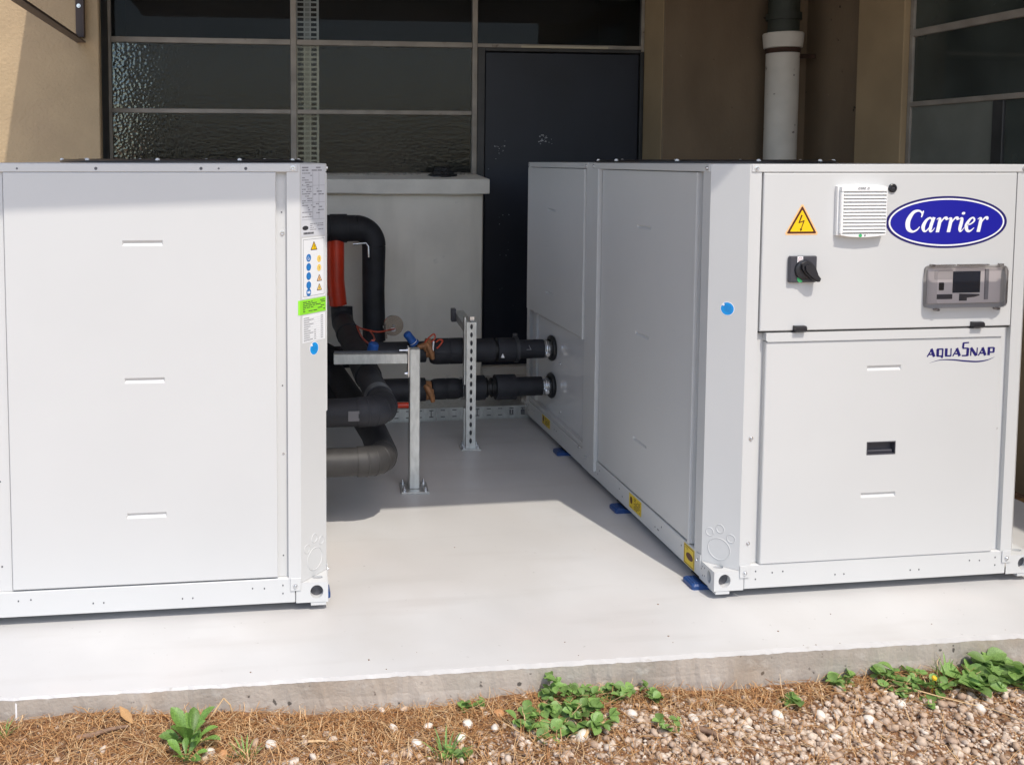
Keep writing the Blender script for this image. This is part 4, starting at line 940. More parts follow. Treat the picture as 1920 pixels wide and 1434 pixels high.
nozzle_run(ZU, rA, up_, FOAM, FOAM, 2.4); nozzle_run(ZL, rA, lo_, FOAM_LIT, FOAM_LIT, 2.2)
MB().fbox(WF, -1.07, -1.03, ZU - 0.018, ZU + 0.018, -(YP - rA - 0.0005), -(YP - rA - 0.002)).build("grey_patch", mat("grey_patch_tape", (0.12, 0.12, 0.13), 0.4), up_)
# upper: straight back to the wall, elbow up into the red riser
foam("straight_pipe", [(XA, YP + eb_, ZU), (XA, 1.20, ZU)], rA, up_)
foam("tape_band", [(XA, YP + 0.16, ZU), (XA, YP + 0.22, ZU)], rA + 0.004, up_, TAPE)
foam("straight_pipe", [(XA, 1.205, ZU), (XA, 2.37, ZU + 0.02)], rA + 0.007, up_)
foam("tape_band", [(XA, 2.05, ZU + 0.015), (XA, 2.12, ZU + 0.016)], rA + 0.011, up_, FOAM)
foam("elbow", arc((XA, 2.37, ZU + 0.10), (0, 0, -1), (0, 1, 0), 0.08, 0, 90, 10), rA + 0.009, up_)
foam("red_riser", [(XA - 0.02, 2.45, ZU + 0.11), (XA - 0.035, 2.45, 0.66), (XA - 0.035, 2.45, 0.90)], 0.049, up_, REDP)
MB().lathe((XA - 0.03, 2.45, 0.575), (0, 0, 1), [(0, 0.049), (0, 0.0515), (0.012, 0.0515), (0.012, 0.049)], 24).build("pipe_joint", REDP, up_)
foam("header_pipe", [(-1.9, 2.45, 0.945), (-0.995, 2.45, 0.945)], 0.075, up_)
foam("tape_band", [(-0.994, 2.45, 0.945), (-0.90, 2.45, 0.945)], 0.079, up_, FOAM)
foam("header_pipe", [(-0.899, 2.45, 0.945), (-0.85, 2.45, 0.945)], 0.073, up_)
foam("elbow", arc((-0.85, 2.45, 0.845), (0, 0, 1), (1, 0, 0), 0.10, 0, 90, 12), [0.073 - 0.0006 * i for i in range(13)], lo_)
foam("riser", [(-0.75, 2.45, 0.844), (-0.752, 2.45, 0.60), (-0.748, 2.45, 0.32)], [0.0655, 0.062, 0.064], lo_)
MB().tube([(-0.87, 2.40, 0.862), (-0.80, 2.395, 0.868), (-0.787, 2.39, 0.85), (-0.785, 2.39, 0.79)], 0.006, 8).build("strap_hook", STEEL, lo_)
foam("elbow", arc((-0.828, 2.45, 0.31), (1, 0, 0), (0, 0, -1), 0.08, 0, 90, 10), 0.062, lo_)
foam("straight_pipe", [(-0.83, 2.45, ZL), (XA - 0.01, 2.45, ZL)], 0.060, lo_)
foam("elbow", arc((XA - 0.005, 2.37, ZL), (0, 1, 0), (-1, 0, 0), 0.085, 0, 90, 10), 0.060, lo_)
foam("straight_pipe", [(XA - 0.09, 2.37, ZL), (XA - 0.02, 1.3, ZL), (XA, 1.0, ZL), (XA, YP + eb_, ZL)], rA + 0.004, lo_)
foam("straight_pipe", [(XA - 0.24, 2.10, ZL + 0.16), (XA - 0.09, 2.16, ZL + 0.08), (XA - 0.085, 2.2, -0.0)], 0.058, lo_)
# rows running right to the other machine
def row(z, par, segs):
    for (xa, xb, r, m, nme) in segs:
        if nme == "valve_cover":
            p = [(xa, r * 0.86), (xa + 0.012, r * 0.97), (xa + 0.03, r), ((xa + xb) / 2 - 0.003, r), ((xa + xb) / 2, r * 0.965), ((xa + xb) / 2 + 0.003, r), (xb - 0.03, r), (xb - 0.012, r * 0.95), (xb, r * 0.82)]
            b = MB(); b.tube([(x, YRow, z) for x, _ in p], [q_ for _, q_ in p], 26); b.build(nme, m, par)
            b = MB(); b.tube([(xa + 0.01, YRow - r * 0.97, z + 0.002), (xb - 0.01, YRow - r * 0.97, z + 0.002)], 0.004, 6); b.build("cover_seam", m, par)
        else: foam(nme, [(xa, YRow, z), (xb, YRow, z)], r, par, m)
row(ZU, up_, [(XA + 0.03, -0.60, 0.050, FOAM, "straight_pipe"), (-0.575, -0.392, 0.062, FOAM, "valve_cover"), (-0.392, -0.375, 0.045, STEEL, "coupling"), (-0.375, -0.268, 0.0565, FOAM, "straight_pipe"), (-0.268, -0.252, 0.042, RUBBER, "coupling"),
              (-0.252, -0.165, 0.0575, FOAM, "straight_pipe"), (-0.165, -0.148, 0.0615, TAPE, "tape_band"), (-0.148, -0.023, 0.0455, FOAM, "straight_pipe"), (-0.023, 0.012, 0.039, STEEL, "coupling")])
row(ZL, lo_, [(XA + 0.03, -0.60, 0.055, FOAM, "straight_pipe"), (-0.568, -0.425, 0.050, FOAM, "valve_cover"), (-0.425, -0.400, 0.054, STEEL, "coupling"), (-0.400, -0.37, 0.05, FOAM, "straight_pipe"), (-0.369, -0.312, 0.0595, FOAM, "straight_pipe"),
              (-0.312, -0.258, 0.036, RUBBER, "coupling"), (-0.258, -0.160, 0.0605, FOAM, "straight_pipe"), (-0.160, -0.028, 0.0455, FOAM, "straight_pipe"), (-0.028, 0.012, 0.039, STEEL, "coupling")])
for z, par in ((ZU, up_), (ZL, lo_)):
    b = MB(); b.lathe((-0.012, YRow - 0.040, z - 0.018), (0, -1, 0), [(0, 0.012), (0.012, 0.012), (0.014, 0.009), (0.014, 0.0)], 12); b.tube([(-0.012, YRow + 0.042 * math.cos(a), z + 0.042 * math.sin(a)) for a in np.linspace(0, 6.28, 25)], 0.0055, 8, False); b.build("hose_clamp", STEEL, par)
    for x in (-0.30, -0.275):
        b = MB(); b.tube([(x, YRow + 0.043 * math.cos(a), z + 0.043 * math.sin(a)) for a in np.linspace(0, 6.28, 25)], 0.005, 6, False); b.build("coupling_ring", RUBBER, par)
# loose tape flag and white triangle marks
MB().fbox(WF, -0.172, -0.150, ZU + 0.045, ZU + 0.078, -(YRow - 0.003), -(YRow + 0.003), 0.001).build("tape_flag", TAPE, up_)
def tri_mark(x, z, par, s_=0.010):
    fr = Frame((x, YRow - 0.0565, z), (1, 0, 0), (0, 0, 1), (0, -1, 0)); MB().poly(fr, [(-s_, -s_), (s_, -s_), (0, s_ * 1.3)], -0.003, 0.003).build("white_mark", PRWHITE, par)
tri_mark(-0.236, ZU - 0.018, up_, 0.009)
MB().poly(Frame((-0.105, YRow - 0.046, ZU + 0.008), (1, 0, 0), (0, 0, 1), (0, -1, 0)), [(-0.012, -0.002), (0.012, -0.002), (0.0, 0.020), (0.0, 0.017), (0.008, 0.0), (-0.008, 0.0)], -0.003, 0.0025).build("white_mark", INKG, up_)
# brass valves with lugs
def valve(x, z, par, sgn):
    b = MB(); b.tube([(x - 0.012, YRow - 0.02, z), (x + 0.014, YRow - 0.022, z)], [0.047, 0.044], 16)
    b.tube([(x - 0.018, YRow - 0.045, z + 0.03 * sgn), (x - 0.005, YRow - 0.062, z + 0.012 * sgn), (x + 0.010, YRow - 0.064, z - 0.018 * sgn), (x + 0.016, YRow - 0.058, z - 0.045 * sgn)], [0.012, 0.017, 0.015, 0.010], 12)
    b.lathe((x + 0.004, YRow - 0.06, z + 0.005 * sgn), (0.3, -1, 0.2 * sgn), [(0, 0.014), (0.012, 0.014), (0.014, 0.011), (0.014, 0)], 6, False)
    b.build("brass_valve", BRASS, par)
valve(-0.590, ZU + 0.022, up_, 1); valve(-0.588, ZL, lo_, 1)
def blue_cap(o, d, par, ln_=0.062, r=0.020):
    b = MB(); b.lathe(o, d, [(0, 0), (0, r * 1.25), (0.006, r * 1.25), (0.008, r), (ln_, r * 0.96), (ln_ + 0.006, r * 0.75), (ln_ + 0.006, 0)], 20); c = b.build("valve_cap", BLUEF, par)
    b = MB(); d_ = Vector(d).normalized(); b.lathe(Vector(o) + d_ * 0.010, d, [(0, r * 1.02), (0.0025, r * 1.02)], 20); b.build("cap_ring", PRWHITE, c)
    return c
blue_cap((-0.660, 1.625, 0.462), (-0.045, -0.01, 0.058), up_)
blue_cap((-0.90, 1.33, 0.477), (0.012, -0.01, 0.06), up_, 0.050, 0.024)
MB().tube([(-0.645, 1.628, 0.445), (-0.615, 1.625, 0.452), (-0.600, 1.63, 0.43)], [0.012, 0.016, 0.014], 10).build("valve_stem", BRASS, up_)
MB().tube([(-0.905, 1.34, 0.455), (-0.90, 1.33, 0.478)], 0.013, 10).build("valve_stem", BRASS, up_)
MB().tube([(-0.922, 1.22, 0.36), (-0.90, 1.215, 0.352), (-0.872, 1.215, 0.355)], [0.010, 0.016, 0.010], 10).build("brass_boss", BRASS, up_)
# copper-red capillaries
def cable(pts, par, r=0.0042):
    q = [Vector(pts[0])] + [Vector(p) for p in pts] + [Vector(pts[-1])]; out = []
    for i in range(1, len(q) - 2):
        for k in range(8):
            t = k / 8; out.append(0.5 * (2 * q[i] + (q[i + 1] - q[i - 1]) * t + (2 * q[i - 1] - 5 * q[i] + 4 * q[i + 1] - q[i + 2]) * t * t + (3 * q[i] - q[i - 1] - 3 * q[i + 1] + q[i + 2]) * t ** 3))
    out.append(q[-1]); return MB().tube(out, r, 8).build("red_capillary", REDC, par)
cable([(-0.888, 2.05, 0.475), (-0.87, 1.95, 0.478), (-0.80, 1.9, 0.470), (-0.73, 1.95, 0.470), (-0.69, 2.05, 0.455)], up_)
cable([(-0.889, 2.03, 0.474), (-0.895, 1.75, 0.476), (-0.893, 1.5, 0.495), (-0.892, 1.36, 0.535)], up_)
cable([(-0.835, 1.92, 0.470), (-0.845, 1.7, 0.49), (-0.872, 1.45, 0.52), (-0.889, 1.35, 0.535)], up_)
cable([(-0.612, 1.62, 0.468), (-0.592, 1.61, 0.495), (-0.570, 1.612, 0.508), (-0.565, 1.615, 0.488), (-0.585, 1.612, 0.470)], up_, 0.0035)
cable([(-0.560, 1.612, 0.470), (-0.545, 1.608, 0.482), (-0.530, 1.61, 0.475), (-0.545, 1.61, 0.452), (-0.556, 1.612, 0.440)], up_, 0.0042)
MB().tube([(-0.572, 1.611, 0.475), (-0.575, 1.611, 0.430)], 0.004, 8).build("white_clip", PRWHITE, up_)
MB().tube([(-0.765, 1.58, ZL - 0.045), (-0.655, 1.575, ZL - 0.047)], [0.014, 0.014], 12).build("red_lever", REDP, lo_)
# translucent gauge disc with its clip
gz = MB(); gz.lathe((-0.655, 2.36, 0.418), (0.1, -1, 0.0), [(0, 0), (0, 0.056), (0.006, 0.058), (0.010, 0.056), (0.011, 0)], 32); gd = gz.build("gauge_disc", CLEARP, up_)
MB().box(-0.700, -0.690, 2.33, 2.35, 0.35, 0.43, 0.002).build("gauge_clip", mat("beige_plastic", (0.38, 0.31, 0.25), 0.5), gd)
MB().lathe((-0.655, 2.348, 0.42), (0.1, -1, 0), [(0, 0.006), (0.02, 0.006), (0.02, 0)], 10).build("gauge_pin", STEEL, gd)
MB().box(-0.712, -0.692, 2.02, 2.06, 0.447, 0.461, 0.002).build("cable_clip", PRWHITE, up_)

# ------------------------------------------------------------------ galvanised supports
def base_plate(par, sx_, sy_):
    bp_ = MB().box(-sx_, sx_, -sy_, sy_, 0, 0.007, 0.0015).build("base_plate", GALV, par)
    for a in (-1, 1):
        for c in (-1, 1):
            MB().lathe((a * (sx_ - 0.014), c * (sy_ - 0.016), 0.007), (0, 0, 1), [(0, 0.009), (0.002, 0.009), (0.002, 0.0068), (0.009, 0.0066), (0.009, 0.004), (0.019, 0.004), (0.019, 0)], 10, False).build("anchor_bolt", STEEL, bp_)
s1 = thing("pipe_support", "galvanised square post with arm reaching left toward the plain chiller", "pipe support", (-0.7535, 1.075, G), "galvanised pipe supports bolted to the floor")
s1.rotation_euler = (0, 0, R(-4))
up1 = MB().box(-0.0215, 0.0215, -0.021, 0.021, 0.007, 0.585, 0.003).build("upright", GALV, s1)
base_plate(s1, 0.057, 0.062)
MB().box(-0.330, -0.0295, -0.019, 0.019, 0.525, 0.566, 0.002).build("arm", GALV, s1)
MB().box(-0.0290, -0.0222, -0.022, 0.022, 0.47, 0.592, 0.001).build("end_plate", STEEL, s1)
MB().box(-0.328, -0.031, 0.0195, 0.023, 0.53, 0.572).build("arm_liner", DKGREY, s1)
for z in (0.483, 0.578): MB().lathe((-0.029, -0.006, z), (-1, 0, 0), [(0, 0.007), (0.005, 0.007), (0.005, 0.0038), (0.012 if z < 0.5 else 0.034, 0.0038), (0.012 if z < 0.5 else 0.034, 0)], 8, False).build("bolt", STEEL, s1)
s2 = thing("pipe_support", "slotted galvanised channel post in front of the pipes to the logo chiller", "pipe support", (-0.402, 1.600, G), "galvanised pipe supports bolted to the floor")
s2.rotation_euler = (0, 0, R(-5))
s2.location = (-0.402, 1.578, G)
ch_ = MB(); sw_, sh_ = 0.0062, 0.0125; zs = [0.04 + 0.0385 * k for k in range(15)]
front = Frame((0, -0.021, 0), (1, 0, 0), (0, 0, 1), (0, -1, 0)); lin = MB()
zlo = 0.007
for k, z in enumerate(zs):
    zhi = (z + zs[k + 1]) / 2 if k < len(zs) - 1 else 0.60
    hole_plate(ch_, front, -0.0225, 0.0225, zlo, zhi, 0.0, 0.0, z, sw_, sh_, 0.004, 20); zlo = zhi
for x in (-0.0225, 0.0195): ch_.box(x, x + 0.003, -0.0205, 0.021, 0.007, 0.60)
for x in (-0.0192, 0.0122): ch_.box(x, x + 0.007, 0.0185, 0.021, 0.007, 0.60)
u2_ = ch_.build("upright", GALV, s2); MB().box(-0.0192, 0.0192, -0.006, -0.004, 0.008, 0.598).build("channel_shade", DKGREY, u2_)  # dark sheet added behind the slots, stands for shade inside the channel
MB().box(-0.031, -0.0228, 0.0, 0.045, 0.30, 0.62, 0.001).build("side_bracket", GALV, s2)
MB().box(-0.031, -0.0228, 0.0, 0.03, 0.007, 0.19, 0.001).build("side_bracket", GALV, s2)
MB().box(-0.031, 0.02, 0.024, 0.40, 0.545, 0.586, 0.002).build("arm", GALV, s2)
MB().box(-0.005, 0.017, 0.004, 0.016, 0.55, 0.622, 0.001).build("top_tab", STEEL, s2)
MB().box(-0.055, -0.032, 0.30, 0.34, 0.545, 0.61, 0.002).build("arm_plate", DKGREY, s2)
base_plate(s2, 0.047, 0.045)

# floor cable duct with slotted side
fd = thing("cable_duct", "slotted galvanised cable duct lying across the floor behind the pipes", "cable duct", (0, 0, 0))
MB().box(-1.16, 0.034, 2.045, 2.049, G + 0.004, 0.036).build("slotted_side", GALV, fd)
MB().box(-1.16, 0.034, 2.037, 2.225, 0.0365, 0.0395, 0.0008).build("cover", GALV, fd)
MB().box(-1.16, 0.034, 2.219, 2.223, G + 0.004, 0.036).build("back_side", GALV, fd)
MB().box(-1.16, 0.034, 2.043, 2.223, G, G + 0.0035).build("duct_floor", GALV, fd)
sl2 = MB()
for k in range(19):
    x = -1.12 + k * 0.061
    for z in (0.022, -0.012): sl2.box(x, x + 0.022, 2.0435, 2.0455, z, z + 0.0045)
    if k % 4 == 2: sl2.box(x + 0.008, x + 0.012, 2.0435, 2.0455, -0.007, 0.0215)
    if k in (17, 18):
        for q_ in range(2): sl2.box(x + q_ * 0.013, x + 0.008 + q_ * 0.013, 2.0435, 2.0455, -0.006, 0.016)
struct(sl2.build("slots", HOLE, fd), "stuff")  # slots are dark bars on a solid side, their shade painted in
MB().box(-0.475, -0.470, 2.041, 2.0445, G + 0.004, 0.038).build("joint", STEEL, fd)
# conduit and shelf rail further back, low along the wall
wr = MB(); wr.box(-1.16, 0.02, 2.40, 2.406, 0.075, 0.088, 0.001); wr.box(-1.16, 0.02, 2.406, 2.50, 0.075, 0.079); 
for x in (-1.1, -0.55, 0.0): wr.box(x, x + 0.02, 2.41, 2.48, G, 0.0745)
o = wr.build("wall_rail", GALV); tag(o, "thin galvanised rail low along the wall behind the pipe rows", "rail")

# ------------------------------------------------------------------ needles, gravel, stones, weeds
def gz_(x, y): return float(ground_z(np.float64(x), np.float64(y)))
def ico(sub):
    bm = bmesh.new(); bmesh.ops.create_icosphere(bm, subdivisions=sub, radius=1); v = np.array([p.co[:] for p in bm.verts]); f = np.array([[q.index for q in p.verts] for p in bm.faces]); bm.free(); return v, f
def mass(name, V, F, m, smooth=True, label=None):
    me = bpy.data.meshes.new(name); nv, nf, k = len(V), len(F), F.shape[1]
    me.vertices.add(nv); me.vertices.foreach_set("co", V.ravel()); me.loops.add(nf * k); me.loops.foreach_set("vertex_index", F.ravel())
    me.polygons.add(nf); me.polygons.foreach_set("loop_start", np.arange(0, nf * k, k)); me.polygons.foreach_set("use_smooth", np.full(nf, smooth))
    me.update(calc_edges=True); me.materials.append(m); o = bpy.data.objects.new(name, me); COL.objects.link(o); struct(o, "stuff")
    if label: o["label"] = label
    return o
def rotm(n):
    q = npr.normal(size=(n, 4)); q /= np.linalg.norm(q, axis=1)[:, None]; a, b, c, d = q.T
    return np.stack([np.stack([1 - 2 * (c * c + d * d), 2 * (b * c - a * d), 2 * (b * d + a * c)], -1), np.stack([2 * (b * c + a * d), 1 - 2 * (b * b + d * d), 2 * (c * d - a * b)], -1), np.stack([2 * (b * d - a * c), 2 * (c * d + a * b), 1 - 2 * (b * b + c * c)], -1)], 1)
def gravel_p(x, y):
    dist = edge_y(x) - y
    p = 1 / (1 + np.exp(-(x + 0.75) * 3.0)); p = 0.12 + 0.88 * p
    lim = np.where(x > -0.45, 0.085, 0.16)
    near = 1 / (1 + np.exp(-(dist - lim + 0.02 * np.sin(x * 9)) * 60)); return p * (0.06 + 0.94 * near)
def scatter(n, x0, x1, depth):
    x = npr.uniform(x0, x1, n); y = edge_y(x) - 0.012 - depth * npr.uniform(0, 1, n) ** 1.15; return x, y
x, y = scatter(30000, -2.5, 1.5, 0.62); k = npr.uniform(size=len(x)) < 0.8 * gravel_p(x, y); x, y = x[k], y[k]
n = len(x); r = np.clip(npr.lognormal(math.log(0.0062), 0.42, n), 0.0026, 0.0145)
bv, bf = ico(2 if n < 1 else 1)
sc = np.stack([np.ones(n), npr.uniform(0.5, 0.92, n), npr.uniform(0.4, 0.75, n)], -1) * r[:, None] * 1.1
jit = 1.0
for q_ in range(3):
    dv_ = npr.normal(size=(n, 3)); dv_ /= np.linalg.norm(dv_, axis=1)[:, None]; jit = jit + 0.13 * np.sin(2.2 * np.einsum('nj,vj->nv', dv_, bv) + npr.uniform(0, 6, (n, 1)))
jit = jit[..., None]
V = bv[None] * jit * sc[:, None, :]; tilt = rotm(n)
ang = npr.uniform(0, 2 * math.pi, n); ca, sa = np.cos(ang), np.sin(ang)
V = np.where((npr.uniform(size=n) < 0.35)[:, None, None], np.einsum('nij,nvj->nvi', tilt, V), V)
V = np.stack([V[..., 0] * ca[:, None] - V[..., 1] * sa[:, None], V[..., 0] * sa[:, None] + V[..., 1] * ca[:, None], V[..., 2]], -1)
V += np.stack([x, y, ground_z(x, y) + r * npr.uniform(0.1, 0.75, n)], -1)[:, None, :]
F = (bf[None] + (np.arange(n) * len(bv))[:, None, None]).reshape(-1, 3)
mass("gravel", V.reshape(-1, 3), F, PEB, True, "beige and brown rounded gravel in front of the slab")

x, y = scatter(26000, -2.5, 1.5, 0.6); k = npr.uniform(size=len(x)) < 0.25 + 0.75 * gravel_p(x, y); x, y = x[k], y[k]; n = len(x)
bm_ = bmesh.new(); bmesh.ops.create_cube(bm_, size=1.5); cv0 = np.array([p.co[:] for p in bm_.verts]); cf0 = np.array([[q_.index for q_ in p.verts] for p in bm_.faces]); bm_.free()
r = npr.uniform(0.0011, 0.0028, n); V = np.einsum('nij,nvj->nvi', rotm(n), cv0[None] * npr.uniform(0.6, 1.2, (n, 8, 3)) * r[:, None, None]) + np.stack([x, y, ground_z(x, y) + r * 0.4], -1)[:, None, :]
mass("grit", V.reshape(-1, 3), (cf0[None] + (np.arange(n) * 8)[:, None, None]).reshape(-1, 4), PEB, False, "fine grit and crumbs between the gravel stones")
def needles(n, name, m, x0, x1, depth, lens, rads, keep, lift=0.012, label=None, flat=0.25):
    x, y = scatter(n, x0, x1, depth); kk = npr.uniform(size=n) < keep(x, y); x, y = x[kk], y[kk]; n = len(x)
    L = npr.uniform(*lens, n); a = npr.uniform(0, 2 * math.pi, n); el = npr.normal(0, flat, n); rr = npr.uniform(*rads, n); bend = npr.normal(0, 0.18, n)
    st = 4; P = np.zeros((n, st, 3))
    for i in range(st):
        t = i / (st - 1) - 0.5; aa = a + bend * t * 3
        P[:, i, 0] = x + L * t * np.cos(aa) * np.cos(el); P[:, i, 1] = y + L * t * np.sin(aa) * np.cos(el)
        P[:, i, 2] = ground_z(x, y) + npr.uniform(0.001, lift, n) * (1 if i == 0 else 1) + L * t * np.sin(el)
    P[:, :, 2] = np.maximum(P[:, :, 2], ground_z(P[:, :, 0], P[:, :, 1]) + 0.0006)
    P[:, :, 1] = np.minimum(P[:, :, 1], edge_y(P[:, :, 0]) - 0.001)
    T = np.stack([np.cos(a), np.sin(a), np.zeros(n)], -1); N = np.stack([-np.sin(a), np.cos(a), np.zeros(n)], -1); Z = np.array([0, 0, 1.0])
    V = np.zeros((n, st, 3, 3))
    for k_ in range(3):
        th = 2 * math.pi * k_ / 3 + 0.5
        for i in range(st):
            w_ = (0.55 if i in (0, st - 1) else 1.0)
            V[:, i, k_] = P[:, i] + (N * math.cos(th) + Z[None] * math.sin(th)) * (rr * w_)[:, None]
    f = np.array([(i * 3 + k_, i * 3 + (k_ + 1) % 3, (i + 1) * 3 + (k_ + 1) % 3, (i + 1) * 3 + k_) for i in range(st - 1) for k_ in range(3)])
    F = (f[None] + (np.arange(n) * st * 3)[:, None, None]).reshape(-1, 4)
    return mass(name, V.reshape(-1, 3), F, m, False, label)
nk = lambda x, y: np.clip(1.12 - gravel_p(x, y) * 0.95, 0.22, 1)
needles(26000, "pine_needles", NEED, -2.5, 1.5, 0.8, (0.03, 0.10), (0.0005, 0.0011), nk, 0.018, "dry orange pine needles matted along the slab foot")
needles(1700, "dry_straw", STRAW, -2.5, 1.5, 0.6, (0.04, 0.13), (0.0006, 0.0013), lambda x, y: np.clip(1.0 - gravel_p(x, y), 0.06, 0.8), 0.026, "pale dry straw stalks lying over the pine needles", 0.3)

cb = MB()
for _ in range(26):
    x = rnd.uniform(-1.9, 1.2); y = rnd.uniform(-0.26, 0.9) if rnd.random() < 0.5 else edge_y(x) + 0.02 + abs(rnd.gauss(0, 0.05)); q_ = rnd.uniform(0.0008, 0.0022)
    if y > 0.0 and (x > -0.05 or x < -1.15): continue
    cb.box(x - q_ * rnd.uniform(0.6, 2), x + q_, y - q_, y + q_ * rnd.uniform(0.5, 1.2), G, G + q_ * 0.8)
o = struct(cb.build("slab_crumbs", TWIG), "stuff"); o["label"] = "tiny brown crumbs scattered over the sunlit slab"
# larger single pebbles
def pebble(x, y, r, m, label, grp=None):
    v, f = ico(2); pr_ = random.Random(int(x * 1e4)); ph = [pr_.uniform(0, 6) for _ in range(3)]
    v = v * (1 + 0.07 * np.sin(v[:, :1] * 3 + ph[0]) + 0.06 * np.sin(v[:, 1:2] * 4 + ph[1])) * np.array([1, pr_.uniform(0.65, 0.9), pr_.uniform(0.55, 0.8)]) * r
    b = MB(); b.add(v.tolist(), f.tolist(), True); o = b.build("pebble", m); o.location = (x, y, gz_(x, y) + r * 0.42); o.rotation_euler = (pr_.uniform(-.3, .3), pr_.uniform(-.3, .3), pr_.uniform(0, 6)); return tag(o, label, "pebble", grp)
PBS = [(-1.505, -0.452, .014, "pale pebble at the foot of the tall rosette, on its right side"), (-1.36, -0.44, .016, "flat pale pebble above the crooked stick at left"), (-1.05, -0.375, .015, "pale pebble near the riser, first one right of the crooked stick"),
 (-0.965, -0.39, .014, "small whitish pebble on bare brown needles, upper left of the grass tuft"), (-1.005, -0.46, .017, "large pale pebble left of the grass tuft at the bottom edge"), (-0.865, -0.41, .017, "round whitish pebble below the pointed sprig"),
 (-0.895, -0.46, .018, "large white pebble above the bottom grass tuft"), (-0.80, -0.43, .015, "whitish pebble left of the clover clump"), (-0.60, -0.505, .020, "big white pebble under the right side of the clover clump"),
 (-0.44, -0.43, .016, "pale pebble right of the bright round-leaved clump"), (-0.28, -0.44, .015, "pale pebble in gravel right of the little green tuft"), (-0.04, -0.43, .018, "large white oval pebble left of the star-shaped plant"),
 (0.08, -0.43, .016, "white pebble just below right of the star-shaped plant"), (0.19, -0.47, .015, "white pebble in the gravel below the pair of small sprouts"), (0.31, -0.43, .015, "white pebble just left of the yellow bud's lower leaf cluster"), (0.50, -0.48, .016, "white pebble beside the long diagonal straw at right")]
for (x, y, r, l) in PBS: pebble(x, y, r, PEBW, l, "pale loose pebbles")
pebble(-0.775, -0.372, 0.018, PEBO, "orange-brown pebble lying near the slab foot left of the clover clump")
pebble(-1.475, -0.465, 0.014, PEBO, "small orange pebble among pale pebbles left of the tall green rosette")

# twigs and bark
def twig(pts, r, label, m=TWIG, cat="twig"):
    b = MB(); n_ = len(pts); b.tube([(px, py, gz_(px, py) + dz) for px, py, dz in pts], [r * (1 - 0.5 * i / (n_ - 1)) for i in range(n_)], 8); return tag(b.build("twig", m), label, cat)
twig([(-1.83, -0.365, .010), (-1.79, -0.362, .014), (-1.75, -0.352, .016), (-1.71, -0.345, .014)], 0.007, "thick dark brown twig lying against the slab at far left")
twig([(-0.30, -0.505, .012), (-0.27, -0.53, .014), (-0.255, -0.56, .01)], 0.008, "short grey brown stick lying on the gravel below the sprouts")
twig([(-1.27, -0.445, .010), (-1.245, -0.448, .013), (-1.215, -0.45, .013), (-1.19, -0.445, .010)], 0.0035, "pale crooked stick lying on needles right of the tall rosette", STRAW)
twig([(-0.60, -0.52, .012), (-0.58, -0.50, .02), (-0.53, -0.47, .012)], 0.005, "thin straw-coloured stick lying across the pebbles under the clover", STRAW)
twig([(0.33, -0.36, .015), (0.42, -0.43, .02), (0.52, -0.50, .016), (0.60, -0.56, .01)], 0.002, "long pale straw lying diagonally over the gravel at right", STRAW)
# bent dry stalk leaning on the riser
b = MB(); b.tube([(-1.53, -0.325, -0.11), (-1.50, -0.315, -0.075), (-1.478, -0.306, -0.048)], [0.0022, 0.002, 0.0016], 6); b.tube([(-1.478, -0.306, -0.048), (-1.462, -0.308, -0.065), (-1.452, -0.312, -0.10)], [0.0018, 0.002, 0.002], 6)
tag(b.build("dry_stalk", STRAW), "bent pale dry stalk leaning against the concrete riser at left", "stalk")
b = MB(); b.tube([(-1.87, -0.32, -0.09), (-1.865, -0.312, -0.075), (-1.835, -0.306, -0.068)], 0.0016, 6); tag(b.build("dry_stalk", STRAW), "short curled dry stalk at the riser foot, far left", "stalk")

# weeds
def leaf_mesh(name, shape, m):
    """leaf along +Y, unit length, with a keel fold and a drooping tip"""
    st = shape; vs, fs = [], []
    for i, (t, wd, dz) in enumerate(st): vs += [(-wd, t, dz + wd * 0.35), (-wd * 0.5, t, dz + wd * 0.10), (0, t, dz), (wd * 0.5, t, dz + wd * 0.10), (wd, t, dz + wd * 0.35)]
    for i in range(len(st) - 1):
        for k_ in range(4): fs.append((i * 5 + k_, i * 5 + k_ + 1, (i + 1) * 5 + k_ + 1, (i + 1) * 5 + k_))
    b = MB(); b.add(vs, fs, True); o = b.build(name, m); me = o.data; bpy.data.objects.remove(o); return me
OVAL = leaf_mesh("leaf", [(0, .03, 0), (.12, .20, .01), (.3, .36, .03), (.52, .42, .03), (.74, .34, .0), (.9, .18, -.05), (1, .02, -.09)], LEAFM)
LONG = leaf_mesh("leaf", [(0, .03, 0), (.18, .045, .01), (.4, .085, .03), (.6, .15, .03), (.78, .185, .0), (.92, .125, -.05), (1, .02, -.09)], LEAFD)
BLADE = leaf_mesh("leaf", [(0, .03, 0), (.3, .045, .02), (.6, .04, .0), (.85, .022, -.08), (1, .002, -.16)], LEAFM)
DRYL = leaf_mesh("leaf", [(0, .02, 0), (.3, .16, .04), (.6, .18, .0), (.85, .08, .05), (1, .01, .1)], DRYLEAF)
def leaf(par, me, p, d, size, roll=0.0):
    o = bpy.data.objects.new("leaf", me); COL.objects.link(o); o.parent = par
    d = Vector(d).normalized(); z = Vector((0, 0, 1)); xv = d.cross(z)
    if xv.length < 1e-3: xv = Vector((1, 0, 0))
    xv.normalize(); zv = xv.cross(d)
    m_ = Matrix((xv, d, zv)).transposed().to_4x4() @ Matrix.Rotation(roll, 4, 'Y') @ Matrix.Scale(size, 4); m_.translation = Vector(p); o.matrix_local = m_; return o
